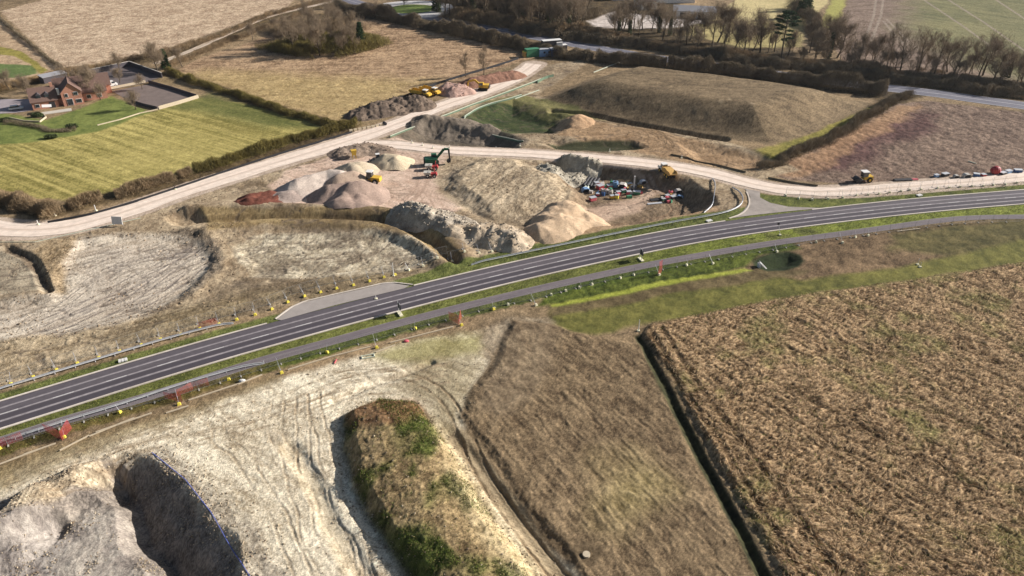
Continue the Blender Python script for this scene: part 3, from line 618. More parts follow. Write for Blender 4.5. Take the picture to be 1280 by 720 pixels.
# painted centre marks
mk = tuple(alb(206, 202, 198)); mark_m = mat('white road paint', mk, .6, .18, 4)
V, F = [], []
s = 2.0
while s < s_r[-1] - 4:
    pts = [np.array([np.interp(t, s_r, ROAD[:, 0]), np.interp(t, s_r, ROAD[:, 1])]) for t in np.linspace(s, s + 3.2, 3)]
    for a, b in zip(pts[:-1], pts[1:]):
        d = (b - a) / np.hypot(*(b - a)); nn = np.array([-d[1], d[0]]) * .085; k = len(V)
        V += [(*(a - nn), .127), (*(b - nn), .127), (*(b + nn), .127), (*(a + nn), .127)]; F.append((k, k + 1, k + 2, k + 3))
    s += 8.2
struct(np_mesh('road_marking', V, F, mark_m, smooth=False), 'dashed white centre line of the new road')
# roundabout island on the older main road
c = px(515, 11.5); an = np.linspace(0, 2 * math.pi, 40, endpoint=False)
isl = np.c_[c[0] + 14 * np.cos(an), c[1] + 14 * np.sin(an)]
struct(poly_sheet('roundabout_road', np.c_[c[0] + 24 * np.cos(an), c[1] + 24 * np.sin(an)], .106, hw_m), 'asphalt ring of the roundabout')
struct(poly_sheet('roundabout_kerb', isl, .16, kerb_m), 'pale kerb of the roundabout'); 
struct(poly_sheet('roundabout_grass', np.c_[c[0] + 12.4 * np.cos(an), c[1] + 12.4 * np.sin(an)], .2, mat('island grass', alb(120, 136, 62), .95, .3, .5)), 'grass in the middle of the roundabout')

# ------------------------------------------------------------------ mesh builder for things
class MB:
    def __init__(s): s.v = []; s.f = []
    def add(s, V, F):
        k = len(s.v); s.v += [tuple(map(float, q)) for q in V]; s.f += [tuple(i + k for i in f) for f in F]; return s
    def box(s, c, d, rz=0, rx=0, ry=0, taper=1.0):
        M = Matrix.Rotation(rz, 3, 'Z') @ Matrix.Rotation(ry, 3, 'Y') @ Matrix.Rotation(rx, 3, 'X'); V = []
        for z in (-.5, .5):
            k = taper if z > 0 else 1
            for a, b in ((-.5, -.5), (.5, -.5), (.5, .5), (-.5, .5)):
                V.append(Vector(c) + M @ Vector((a * d[0] * k, b * d[1] * k, z * d[2])))
        return s.add(V, [(3, 2, 1, 0), (4, 5, 6, 7), (0, 1, 5, 4), (1, 2, 6, 5), (2, 3, 7, 6), (3, 0, 4, 7)])
    def cyl(s, p, q, r, r2=None, n=10, cap=True):
        p = Vector(p); q = Vector(q); r2 = r if r2 is None else r2; a = (q - p).normalized()
        u = a.orthogonal().normalized(); w_ = a.cross(u); V = []
        for c_, rr in ((p, r), (q, r2)):
            for i in range(n):
                t = 2 * math.pi * i / n; V.append(c_ + u * math.cos(t) * rr + w_ * math.sin(t) * rr)
        F = [(i, (i + 1) % n, n + (i + 1) % n, n + i) for i in range(n)]
        if cap: F += [tuple(range(n - 1, -1, -1)), tuple(range(n, 2 * n))]
        return s.add(V, F)
    def prism(s, prof, y0, y1, axis='y'):
        """outline in (x, z) pushed from y0 to y1 (axis 'x': outline in (y, z))"""
        n = len(prof); mk_ = (lambda a, t, b: (a, t, b)) if axis == 'y' else (lambda a, t, b: (t, a, b))
        V = [mk_(a, y0, b) for a, b in prof] + [mk_(a, y1, b) for a, b in prof]
        F = [(i, (i + 1) % n, n + (i + 1) % n, n + i) for i in range(n)] + [tuple(range(n - 1, -1, -1)), tuple(range(n, 2 * n))]
        return s.add(V, F)
    def ball(s, c, r, n=8, m=5, sq=(1, 1, 1)):
        V = []; F = []
        for j in range(1, m):
            ph = math.pi * j / m
            for i in range(n):
                t = 2 * math.pi * i / n; V.append((c[0] + r * sq[0] * math.sin(ph) * math.cos(t), c[1] + r * sq[1] * math.sin(ph) * math.sin(t), c[2] + r * sq[2] * math.cos(ph)))
        for j in range(m - 2):
            for i in range(n): F.append((j * n + i, (j + 1) * n + i, (j + 1) * n + (i + 1) % n, j * n + (i + 1) % n))
        V += [(c[0], c[1], c[2] + r * sq[2]), (c[0], c[1], c[2] - r * sq[2])]; k = len(V)
        for i in range(n): F += [(k - 2, i, (i + 1) % n), (k - 1, (m - 2) * n + (i + 1) % n, (m - 2) * n + i)]
        return s.add(V, F)
    def build(s, name, m, parent=None, bevel=0.0):
        me = bpy.data.meshes.new(name); me.from_pydata(s.v, [], s.f); me.update(); me.materials.append(m)
        import bmesh
        b = bmesh.new(); b.from_mesh(me); bmesh.ops.recalc_face_normals(b, faces=b.faces)
        if bevel: bmesh.ops.bevel(b, geom=list(b.edges), offset=bevel, segments=1, affect='EDGES', clamp_overlap=True)
        b.to_mesh(me); b.free()
        o = bpy.data.objects.new(name, me); col.objects.link(o)
        if parent is not None: o.parent = parent
        return o
def empty(name, loc, rz=0, label=None, cat=None, group=None):
    o = bpy.data.objects.new(name, None); col.objects.link(o); o.empty_display_size = .5
    o.location = loc; o.rotation_euler = (0, 0, rz); tag(o, label, cat, group); return o
def copy_tree(o, parent=None):
    c_ = o.copy(); col.objects.link(c_); c_.parent = parent
    for ch in KIDS.get(o.name, []): copy_tree(ch, c_)
    return c_
KIDS = {}
def remember(o):
    for ch in o.children_recursive: KIDS.setdefault(ch.parent.name, []).append(ch)
    return o
def heading(a, b):
    p_, q_ = px(*a), px(*b); return math.atan2(q_[1] - p_[1], q_[0] - p_[0])
ORD = ['first', 'second', 'third', 'fourth', 'fifth', 'sixth', 'seventh', 'eighth', 'ninth', 'tenth', 'eleventh', 'twelfth', 'thirteenth', 'fourteenth', 'fifteenth', 'sixteenth', 'seventeenth', 'eighteenth', 'nineteenth', 'twentieth'] 
def nth(i):
    return ORD[i] if i < 20 else ('twenty-' + ORD[i - 20] if i < 29 else (['thirtieth'] + ['thirty-' + o for o in ORD[:9]] + ['fortieth'] + ['forty-' + o for o in ORD[:9]])[i - 29])

M = {}
def D(name, rgb, **k): M[name] = mat(name, tuple(alb(*rgb)), **k); return M[name]
D('yellow paint', (214, 172, 66), rough=.55, var=.2); D('dark steel', (58, 56, 58), rough=.6); D('rubber', (44, 42, 42), rough=.9)
D('red paint', (172, 62, 64), rough=.55); D('green paint', (40, 96, 70), rough=.55); D('white paint', (228, 224, 218), rough=.55, var=.08)
D('pale steel', (206, 206, 208), rough=.5, var=.1, metal=.3); D('dusty white', (190, 182, 172), rough=.8, var=.2); D('fence steel', (168, 168, 162), rough=.6, metal=.2); D('galvanised', (196, 196, 200), rough=.5, metal=.4); D('glass', (44, 52, 60), rough=.15, spec=.8)
D('blue paint', (58, 92, 140), rough=.55); D('light blue', (132, 164, 200), rough=.6); D('orange mesh', (186, 96, 78), rough=.8); D('red mesh', (178, 72, 72), rough=.8)
D('yellow block', (232, 214, 84), rough=.8); D('pale block', (232, 224, 190), rough=.85); D('concrete', (196, 188, 176), rough=.9); D('timber', (196, 180, 154), rough=.9)
D('brick', (190, 138, 116), rough=.9, var=.2, scale=6); D('roof tile', (116, 92, 82), rough=.9, var=.25, scale=5); D('pale roof', (160, 158, 160), rough=.7); D('dark roof', (84, 78, 82), rough=.8)
D('bark', (92, 80, 66), rough=.95, var=.3); D('twigs', (142, 124, 102), rough=.95, var=.25); D('evergreen', (52, 74, 40), rough=.9, var=.35, scale=1.5); D('ivy', (74, 84, 48), rough=.9, var=.3)
D('black plastic', (40, 40, 44), rough=.6); D('green plastic', (70, 132, 98), rough=.6); D('tan skip', (206, 164, 96), rough=.8, var=.25); D('pink plastic', (212, 104, 112), rough=.7)
D('green membrane', (104, 124, 102), rough=.8); D('white pipe', (196, 200, 180), rough=.6); D('blue rope', (92, 104, 170), rough=.8)

# ------------------------------------------------------------------ plants
def tubes(segs, n=3):
    """all branch segments (p, q, r0, r1) of one plant as one set of faces"""
    S = np.array([[*p, *q, a, b] for p, q, a, b in segs]); p = S[:, :3]; q = S[:, 3:6]; d = q - p
    d /= np.linalg.norm(d, axis=1)[:, None] + 1e-9
    ref = np.where(np.abs(d[:, 2:3]) < .9, [[0, 0, 1.]], [[1., 0, 0]]); u = np.cross(d, ref); u /= np.linalg.norm(u, axis=1)[:, None]; w_ = np.cross(d, u)
    V = []
    for c_, r in ((p, S[:, 6]), (q, S[:, 7])):
        for i in range(n):
            t = 2 * math.pi * i / n; V.append(c_ + (u * math.cos(t) + w_ * math.sin(t)) * r[:, None])
    V = np.stack(V, 1).reshape(-1, 3); k = np.arange(len(S))[:, None] * 2 * n
    F = np.concatenate([k + np.array([[i, (i + 1) % n, n + (i + 1) % n, n + i]]) for i in range(n)], 0)
    return V, F
def blades(C_, Dv, L, W, r):
    """thin four-cornered slips: centre, direction, length, width"""
    Dv = Dv / (np.linalg.norm(Dv, axis=1)[:, None] + 1e-9); rnd = r.normal(size=Dv.shape); u = np.cross(Dv, rnd); u /= np.linalg.norm(u, axis=1)[:, None] + 1e-9
    a = C_ - Dv * L[:, None] / 2; b = C_ + Dv * L[:, None] / 2; k = np.arange(len(C_))[:, None] * 4; W = W[:, None] / 2
    V = np.stack([a - u * W, a + u * W, b + u * W * .5, b - u * W * .5], 1).reshape(-1, 3)
    return V, k + np.array([[0, 1, 2, 3]])
def make_tree(h=14, spread=.5, seed=1, trunk_r=.32, start=.28, lev=4, up=.55, ivy=False, twigs=5, name='bare_tree', dense=1.0):
    r = np.random.default_rng(seed); segs = {0: [], 1: []}; tips = []
    def branch(p, d, L, rad, level):
        k = 5 if level == 0 else 4 if level == 1 else 3; q = p; dd = d; pts = [p]
        for i in range(k):
            dd = dd + r.normal(size=3) * (.07 if level == 0 else .2) + np.array([0, 0, .10 if level else 0]); dd /= np.linalg.norm(dd)
            n_ = q + dd * L / k; segs[0 if level == 0 else 1].append((q, n_, rad * (1 - i / k * .75), rad * (1 - (i + 1) / k * .75))); q = n_; pts.append(q)
        if level >= lev: tips.append((q, dd)); return
        m_ = {0: int(10 * dense), 1: 6, 2: 4, 3: 4}[level]
        for j in range(m_):
            t = (start + (1 - start) * (j + r.random()) / m_) if level == 0 else .25 + .75 * (j + r.random()) / m_
            f = t * k; i = min(int(f), k - 1); o = pts[i] + (pts[i + 1] - pts[i]) * (f - i)
            az = r.random() * 6.283; side = np.array([math.cos(az), math.sin(az), 0])
            nd = side * (.9 if level == 0 else .8) + dd * .35 + np.array([0, 0, up]) * (.5 + .7 * t); nd /= np.linalg.norm(nd)
            fac = (spread * (1.15 - .55 * t)) if level == 0 else .58
            branch(o, nd, L * fac * (.75 + .5 * r.random()), rad * (.42 if level == 0 else .5) * (1.1 - .5 * t) + .012, level + 1)
    branch(np.array([0, 0, 0.]), np.array([r.normal() * .04, r.normal() * .04, 1.]), h * .8, trunk_r, 0)
    e = empty(name, (0, 0, 0))
    V, F = tubes(segs[0], 7); np_mesh('trunk', V, F, M['bark'], parent=e)
    V, F = tubes([(p, q, max(a, .016), max(b, .011)) for p, q, a, b in segs[1]], 3)
    tp = np.array([t[0] for t in tips]); td = np.array([t[1] for t in tips])
    n_ = 2 if twigs < 5 else 3; C_ = np.repeat(tp, n_, 0) + r.normal(size=(len(tp) * n_, 3)) * .22; Dv = np.repeat(td, n_, 0) + r.normal(size=(len(tp) * n_, 3)) * .6
    V2, F2 = blades(C_, Dv, r.uniform(.5, 1.1, len(C_)), r.uniform(.012, .026, len(C_)), r)
    np_mesh('crown', np.vstack([V, V2]), np.vstack([F, F2 + len(V)]), M['twigs'], parent=e)
    if ivy:
        nI = 1500; t = r.random(nI) ** .8 * h * .75; a = r.random(nI) * 6.283; rr = (.45 + .8 * (1 - t / h)) * r.random(nI) ** .5 + .15
        C_ = np.c_[np.cos(a) * rr, np.sin(a) * rr, t]; V, F = blades(C_, r.normal(size=(nI, 3)), r.uniform(.25, .5, nI), r.uniform(.2, .4, nI), r)
        np_mesh('ivy', V, F, M['ivy'], parent=e)
    e['h'] = h; return remember(e)
def clump_cloud(r, centers, radii, n, l=(.25, .5), w_=(.12, .3)):
    i = r.integers(0, len(centers), n); d = r.normal(size=(n, 3)); d /= np.linalg.norm(d, axis=1)[:, None]
    C_ = centers[i] + d * radii[i] * (r.random(n) ** .45)[:, None]
    return blades(C_, d + r.normal(size=(n, 3)) * .7, r.uniform(*l, n), r.uniform(*w_, n), r)
def make_conifer(h=12, seed=3, rad=3.2, name='conifer'):
    r = np.random.default_rng(seed); e = empty(name, (0, 0, 0)); np_mesh('trunk', *tubes([(np.zeros(3), np.array([0, 0, h * .95]), .25, .04)], 7), M['bark'], parent=e)
    cs, rr = [], []
    for z in np.linspace(.8, h * .95, 22):
        for j in range(7):
            a = r.random() * 6.283; q = rad * (1 - z / h) ** .7 * r.uniform(.35, .95); cs.append((q * math.cos(a), q * math.sin(a), z)); rr.append((.8, .8, .35))
    V, F = clump_cloud(r, np.array(cs), np.array(rr), 9000); np_mesh('crown', V, F, M['evergreen'], parent=e); return remember(e)
def make_pine(h=19, seed=5, name='pine_tree'):
    r = np.random.default_rng(seed); e = empty(name, (0, 0, 0)); sg = [(np.array([0, 0, 0.]), np.array([.3, 0, h * .5]), .36, .26), (np.array([.3, 0, h * .5]), np.array([.1, .2, h * .97]), .26, .08)]
    lim, cs, rr = [], [], []
    for z, L in ((.38, 3.2), (.46, 2.6), (.55, 3.4), (.63, 3.2), (.70, 4.0), (.77, 3.6), (.83, 4.2), (.89, 3.4), (.94, 2.6), (.98, 1.6)):
        for j in range(2 if z < .7 else 4):
            a = r.random() * 6.283; q = np.array([math.cos(a) * L, math.sin(a) * L, z * h + .5]) * np.array([1, 1, 1]); lim.append((np.array([.2, .1, z * h]), q, .09, .03))
            if z < .5 and j: continue
            for t in (.6, .85, 1.0): cs.append(np.array([.2, .1, z * h]) * (1 - t) + q * t); rr.append((1.3, 1.3, .4))
    np_mesh('trunk', *tubes(sg, 8), M['bark'], parent=e); np_mesh('branch', *tubes(lim, 4), M['bark'], parent=e)
    V, F = clump_cloud(r, np.array(cs), np.array(rr), 11000, (.2, .5), (.1, .24)); np_mesh('crown', V, F, M['evergreen'], parent=e); return remember(e)
T_BIG = [make_tree(15 + i, .5 + .05 * (i % 3), 100 + i, .34, .25, 4, .55, False, 4) for i in range(3)]
T_IVY = [make_tree(15, .46, 120 + i, .34, .3, 4, .6, True, 4) for i in range(2)]
T_SLIM = [make_tree(13, .34, 130 + i, .2, .2, 4, .9, False, 4) for i in range(3)]
T_LOW = [make_tree(8, .6, 140 + i, .22, .15, 4, .5, False, 5, dense=1.1) for i in range(2)]
T_CON = make_conifer(); T_PINE = make_pine()
USED = set()
def plant(proto, pos, h, label, cat='tree', group=None, name=None, rz=None):
    if proto.name not in USED: USED.add(proto.name); o = proto
    else: o = copy_tree(proto)
    k = h / proto.get('h', {T_CON.name: 12, T_PINE.name: 19}.get(proto.name, 12)) if 'h' in proto else h / (19 if proto is T_PINE or o.name.startswith('pine') else 12)
    o.location = pos; o.scale = (k, k, k); o.rotation_euler = (0, 0, random.random() * 6.28 if rz is None else rz)
    tag(o, label, cat, group)
    if 'group' in o and not group: del o['group']
    return o
HP = {o.name: (o, o.get('h', 12)) for o in T_BIG + T_IVY + T_SLIM + T_LOW}
def vpx(hpx, pos):
    """metres of height that show as hpx pixels at pos"""
    d = math.hypot(pos[1], CAMH); t = pos[1] * CP + CAMH * SP; return hpx / (FOC / t) / max(.5, pos[1] / d)
# trees that can be told apart
single = [(976,75,50,'pine','tall dark pine with flat clumps of needles, standing left of the ivy-clad oak'), (1035,74,36,'ivy','rounded ivy-clad oak right of the tall pine beside the main road'), (1012,66,38,'slim','slender bare tree between the tall pine and the ivy-clad oak'),
 (1148,88,38,'big','multi-stemmed bare tree just right of where the hedge meets the main road'), (1168,92,38,'big','bare spreading tree with a straight stem, right of the multi-stemmed one'), (1184,90,30,'low','bushy bare tree between the spreading tree and the single dark-stemmed oak'),
 (1221,101,36,'big','lone bare oak with a straight dark stem near the right end of the main road'), (1256,97,20,'con','small dark conifer at the right end of the main road trees'), (1108,85,40,'slim','thin bare tree above the dark hedge, left of the multi-stemmed tree'),
 (1090,82,28,'low','low bare tree amid the scrub left of the hedge junction'), (858,56,32,'slim','narrow bare tree at the left end of the row before the yellow field'), (890,58,34,'big','bare tree with an open crown below the grey-roofed barn'), (918,62,26,'low','small bare tree in front of the yellow field'),
 (941,64,24,'low','small bare tree halfway between the open-crowned tree and the pine'), (960,66,30,'slim','thin bare tree immediately left of the tall pine'), (582,96,24,'slim','smaller of the two lone bare trees behind the pink rubble heap'), (605,100,34,'slim','taller of the two lone bare trees, behind the yellow excavator'),
 (452,62,30,'con','dark green conifer at the right side of the round copse'), (208,86,22,'con','small dark evergreen at the corner of the walled yard'), (198,92,26,'low','pale bare tree leaning over the corner of the walled yard'),
 (1000,22,30,'con','dark evergreen at the corner of the far yellow field'), (1008,12,28,'con','dark evergreen behind the one at the corner of the yellow field'), (112,122,28,'low','reddish bare garden tree against the right end of the brick house'), (102,116,20,'low','small bare garden tree tucked behind the brick house gable'),
 (170,137,18,'low','small bare tree at the near corner of the grey riding arena'), (126,125,16,'low','little bare tree on the lawn left of the parked van'), (545,15,24,'con','dark evergreen right of the roundabout'), (36,121,20,'low','low bare tree behind the left end of the brick house'), (88,112,24,'big','bare tree rising behind the right part of the brick house'), (118,112,22,'low','reddish bare bush-like tree between brick house and parked van'), (12,112,18,'low','small bare tree in the scrub at the far left behind the drive'), (150,104,14,'low','small bare tree inside the walled yard'), (178,112,14,'low','small bare tree where yard and riding arena meet')]
pro = {'pine': [T_PINE], 'con': [T_CON], 'big': T_BIG, 'ivy': T_IVY, 'slim': T_SLIM, 'low': T_LOW}
def putree(kind, pos, h, label, group=None):
    p_ = random.choice(pro[kind]); proto_h = {'pine': 19.0, 'con': 12.0}.get(kind) or float(p_.get('h0', p_['h']))
    if p_.name not in USED: USED.add(p_.name); o = p_; o['h0'] = proto_h
    else: o = copy_tree(p_)
    k = h / proto_h * (1.18 if kind in ('big', 'slim', 'low', 'ivy') else 1); o.location = pos; o.scale = (k * random.uniform(.95, 1.05),) * 2 + (k,); o.rotation_euler = (0, 0, random.random() * 6.28)
    o['label'] = label; o['category'] = 'tree'
    if group: o['group'] = group
    elif 'group' in o: del o['group']
    return o
for u, v, hp_, kd, lb_ in single:
    p_ = at(u, v); putree(kd, p_, min(vpx(hp_, p_) * (1.1 if kd in ('pine', 'con') else 1.0), 24), lb_)
# the round copse in the middle field
cop = [(368,66),(384,62),(400,70),(416,58),(430,68),(376,50),(392,46),(410,42),(428,48),(440,56),(402,54),(420,36),(360,58),(444,68),(388,34),(408,26)]
cop.sort(key=lambda q: q[0])
for i, (u, v) in enumerate(cop):
    p_ = at(u, v); putree(random.choice(['low', 'big', 'slim', 'low']), p_, random.uniform(8, 11), f'{nth(i)} bare tree from the left in the round copse in the middle field', 'bare trees of the round copse')
# the wood along the main road
wood = []
tries = 0
while len(wood) < 135 and tries < 20000:
    tries += 1; u = random.uniform(548, 850); v = random.uniform(-34, 58)
    base = 24 + (u - 548) * .118; top = -40 if u < 700 else -40 + (u - 700) * .55
    if v > base or v < top: continue
    if 735 < u < 850 and 2 < v < 32: continue
    q = px(u, v)
    if all(np.hypot(*(q - px(*o))) > 4.4 for o in wood): wood.append((u, v))
wood.sort(key=lambda q: q[0])
def wname(i, n):
    if i < 48: return f'{nth(i)} bare tree from the left'
    if n - 1 - i < 48: return f'{nth(n - 1 - i)} bare tree from the right'
    return f'bare tree number {i - 47} of the dense middle'
for i, (u, v) in enumerate(wood):
    p_ = at(u, v); kd = random.choices(['big', 'slim', 'ivy', 'low'], [3, 4, 2, 1])[0]
    hh = random.uniform(12, 17) * (.75 if kd == 'low' else 1)
    if u > 770: hh = min(hh, 10)
    putree(kd, p_, hh, f'{wname(i, len(wood))} in the wood along the main road', 'bare trees of the wood along the main road')
# row along the far side of the main road on the right and along the field hedge
row = [(1215,92),(1150,82),(1160,98),(1090,76),(1040,66),(1020,74),(965,60),(905,54),(875,50),(1060,86),(1072,80),(1124,92),(1135,98),(1196,100),(1205,96),(1240,104),(1270,108),(828,52),(845,60),(872,64),(905,66),(930,70),(1050,76),(1000,78),(985,70)]
rr_ = random.Random(5)
row += [(u, np.interp(u, [780, 960, 1060, 1290], [44, 70, 86, 112]) - rr_.uniform(0, 12)) for u in (780, 792, 803, 815, 822, 836, 850, 863, 880, 897, 911, 924, 936, 950, 968, 990, 1004, 1018, 1030, 1046, 1058, 1068, 1080, 1098, 1112, 1120, 1142, 1156, 1176, 1190, 1212, 1228, 1248, 1262, 1276)]
row.sort()
for i, (u, v) in enumerate(row):
    p_ = at(u, v); putree(random.choice(['low', 'slim', 'low', 'big']), p_, random.choice([5, 6.5, 8, 10, 12.5]) * random.uniform(.9, 1.1), (f'{nth(i)} bare tree from the left' if i < 31 else f'{nth(len(row) - 1 - i)} bare tree from the right') + ' in the roadside scrub beyond the bund', 'small trees in the roadside scrub')
for i, (u, v) in enumerate([(316,50),(344,38),(350,60),(380,25),(196,74),(228,84),(150,88),(470,22),(505,8)]):
    p_ = at(u, v); putree('low', p_, random.uniform(4, 6.5), ['low bare tree where the lane bends toward the copse', 'low bare tree beside the lane left of the copse', 'low bare tree on the left shoulder of the copse', 'low bare tree between lane and copse top', 'low bare tree above the walled yard', 'low bare tree on the hedge right of the walled yard', 'low bare tree behind the walled yard wall', 'low bare tree between the lane end and the roundabout', 'low bare tree just left of the roundabout'][i])

# hedges: each run is one thing
def hedge(uv, width, height, label, mname='twigs', dens=38, leafy=0.0, gap=.12, seed=0, name='hedge', cat='hedge', L_=(.5, 1.2), W_=(.03, .08)):
    r = np.random.default_rng(seed + 500); L = smooth_line(P(uv), 1.0, 1); n = normals2(L); s = np.arange(len(L)) * 1.0
    N = int(len(L) * width * height * dens * .8); f = r.random(N) * (len(L) - 1.001); i = f.astype(int); t = (f - i)[:, None]
    c_ = L[i] * (1 - t) + L[i + 1] * t; nn = n[i]; zr = np.zeros(N) + seed * 7.; lat0 = np.clip(r.normal(size=N) * .42, -1, 1)
    hl = .3 + .55 * vnoise(f, zr + lat0 * 2, 2.6, 5) + .6 * vnoise(f, zr, 11, 6) ** 1.5; keep = (vnoise(f, zr, 5, 8) > gap) & (vnoise(f, zr + lat0 * 3, 2.2, 18) > .16)
    lat = lat0; zz = r.random(N) ** .75 * np.sqrt(1 - lat ** 2 * .85) * hl
    jit = (vnoise(f, zr, 4, 9) - .5) * width * .5
    C_ = np.c_[c_ + nn * (lat * width / 2 * (1.1 - .3 * zz) + jit)[:, None], zz * height][keep]
    C_[:, 2] += H(C_[:, 0], C_[:, 1]) + .1
    Dv = np.c_[nn[keep] * lat[keep][:, None] * .6, np.ones(keep.sum())] + r.normal(size=(keep.sum(), 3)) * .5
    V, F = blades(C_, Dv, r.uniform(*L_, len(C_)), r.uniform(*W_, len(C_)), r)
    o = np_mesh(name, V, F, M[mname]); tag(o, label, cat); return o
D('hedge brown', (152, 130, 100), rough=.95, var=.45, scale=.35); D('hedge dark', (128, 114, 92), rough=.95, var=.4, scale=.3); D('hedge olive', (120, 108, 58), rough=.95, var=.4, scale=.35); D('hedge tan', (164, 138, 100), rough=.95, var=.35, scale=.4)
hedge([(-60,236),(0,249),(28,257),(52,266),(72,271)], 6, 4.2, 'thick brown hedge at the left edge above the haul road bend', 'hedge brown', 46, seed=1)
hedge([(82,264),(118,252),(160,242),(200,230),(240,217)], 4.2, 3.2, 'brown hedge between the green pasture and the haul road, left half', 'hedge brown', 46, seed=2)
hedge([(244,216),(290,202),(330,190),(380,174),(430,162),(446,155)], 4.2, 3.2, 'brown hedge between the green pasture and the haul road, right half', 'hedge olive', 46, seed=3)
hedge([(210,90),(240,103),(270,113),(310,124),(345,136),(385,150),(420,160)], 3.8, 2.8, 'olive boundary hedge dividing the green pasture from the middle field', 'hedge olive', 40, seed=4)
hedge([(-60,125),(0,112),(40,102),(80,92),(120,88)], 6, 2.6, 'scrubby brown hedge behind the brick house', 'hedge tan', 26, seed=5)
hedge([(120,87),(160,76),(200,70),(240,59),(290,40),(330,22),(380,8),(420,-2)], 4.2, 2.4, 'long brown hedge on the far side of the pale lane', 'hedge brown', 26, seed=6)
hedge([(212,84),(250,68),(300,48),(340,32),(390,16)], 4, 2.4, 'brown hedge on the near side of the pale lane', 'hedge brown', 26, seed=7)
hedge([(-5,19),(20,42),(50,66),(79,88)], 1.6, 1.6, 'thin dark hedge line dividing the two far left fields', 'hedge dark', 60, seed=8, gap=0)
hedge([(420,10),(460,18),(500,27),(560,41.5),(620,54),(680,68),(740,76)], 8, 5.4, 'long dark hedge between the middle field and the main road', 'hedge dark', 32, seed=9, gap=.02)
hedge([(744,76),(800,82),(880,89),(960,98),(1040,109),(1108,118)], 8, 5.2, 'dark hedge along the back of the grassy bund', 'hedge dark', 30, seed=10, gap=.02)
hedge([(650,40),(720,50),(800,58),(880,70),(960,82),(1040,90),(1120,100),(1200,112),(1290,122)], 10, 3.8, 'dark roadside scrub on the far side of the main road', 'hedge dark', 28, seed=11, gap=.05)
hedge([(950,212),(990,196),(1030,178),(1065,160),(1095,142),(1115,128),(1140,120)], 4.5, 2.8, 'dark bushy hedge running from the site track up to the main road', 'hedge dark', 34, seed=12, gap=.08)
hedge([(1080,95),(1160,108),(1230,116),(1300,128)], 2.5, 1.4, 'low verge scrub above the right part of the main road', 'hedge brown', 30, seed=15)
hedge([(6,154),(40,158),(70,166),(96,163)], 2.6, 1.2, 'low garden hedge in front of the lawn', 'hedge dark', 40, seed=16)
hedge([(1145,88),(1200,96),(1290,110)], 4, 1.8, 'brown field edge scrub behind the right roadside trees', 'hedge brown', 24, seed=17)

hedge([(352,68),(372,62),(395,56),(415,54),(435,58),(462,64)], 30, 5.5, 'dense olive scrub filling the round copse under its trees', 'hedge olive', 13, seed=18, gap=0, name='scrub', cat='scrub', L_=(.8, 2.0), W_=(.04, .09))
hedge([(350,46),(380,40),(410,36),(445,42)], 24, 4.5, 'brown scrub filling the far part of the round copse', 'hedge brown', 13, seed=19, gap=0, name='scrub', cat='scrub', L_=(.8, 2.0), W_=(.04, .09))
hedge([(560,20),(610,28),(660,36),(720,44),(780,54)], 16, 5.0, 'brown undergrowth along the front of the wood', 'hedge brown', 12, seed=20, gap=.05, name='undergrowth', cat='scrub', L_=(.8, 2.2), W_=(.04, .09))
hedge([(560,-2),(620,8),(680,14),(740,24)], 26, 5.0, 'dark undergrowth deep inside the wood', 'hedge dark', 9, seed=21, gap=.05, name='undergrowth', cat='scrub', L_=(.8, 2.2), W_=(.05, .1))
hedge([(790,56),(860,66),(930,74),(1000,82),(1070,90),(1130,96)], 10, 3.6, 'undergrowth between the roadside trees in the middle of the far belt', 'hedge brown', 16, seed=22, gap=.1, name='undergrowth', cat='scrub', L_=(.8, 2.0), W_=(.04, .08))
hedge([(1130,98),(1190,104),(1250,110),(1300,115)], 8, 3.0, 'purplish undergrowth below the right roadside trees', 'hedge dark', 18, seed=23, gap=.1, name='undergrowth', cat='scrub', L_=(.8, 1.8), W_=(.04, .08))
hedge([(990,10),(1010,24),(1020,42),(1040,62)], 9, 5.5, 'dark hedge climbing between the yellow field and the big far field', 'hedge dark', 20, seed=24, gap=.05)
# straw lying in the flattened crop: too many to count
r = np.random.default_rng(9); N = 260000
gx = r.uniform(15, 190, N); gy = 58 + (r.random(N) ** 1.3) * 125
k = (sd_poly(gx, gy, CROP_POLY, 5) < -.2) & (gx < 78 + (gy - 58) * .72); gx, gy = gx[k], gy[k]
zz = H(gx, gy) + .12
cc = ridge(gx + fbm(gx, gy, 6, 21, 3) * 1.4, gy + fbm(gx, gy, 6, 22, 3) * 1.4, 2.0, 81, 3)
zz += cc * .2
an = fbm(gx, gy, 5, 401, 3) * 5
an = an + r.normal(size=len(an)) * .5; Dv = np.c_[np.cos(an), np.sin(an), r.uniform(0.0, .55, len(gx))]
V, F = blades(np.c_[gx, gy, zz + r.uniform(0, .12, len(gx))], Dv, r.uniform(.3, .7, len(gx)), r.uniform(.035, .075, len(gx)), r)
tc = np.repeat(np.where(r.random(len(gx))[:, None] < .3, alb(122, 92, 58), np.where(r.random(len(gx))[:, None] < .12, alb(116, 122, 60), alb(204, 174, 136))) * r.uniform(.7, 1.15, (len(gx), 1)), 4, 0)
straw_m = attr_mat('straw', var=.1, fine=(3.0,), bump=0)
s_ = np_mesh('crop', V, F, straw_m, tc); tag(s_, 'flattened straw-coloured crop covering the field at lower right', kind='stuff'); s_['category'] = 'crop'
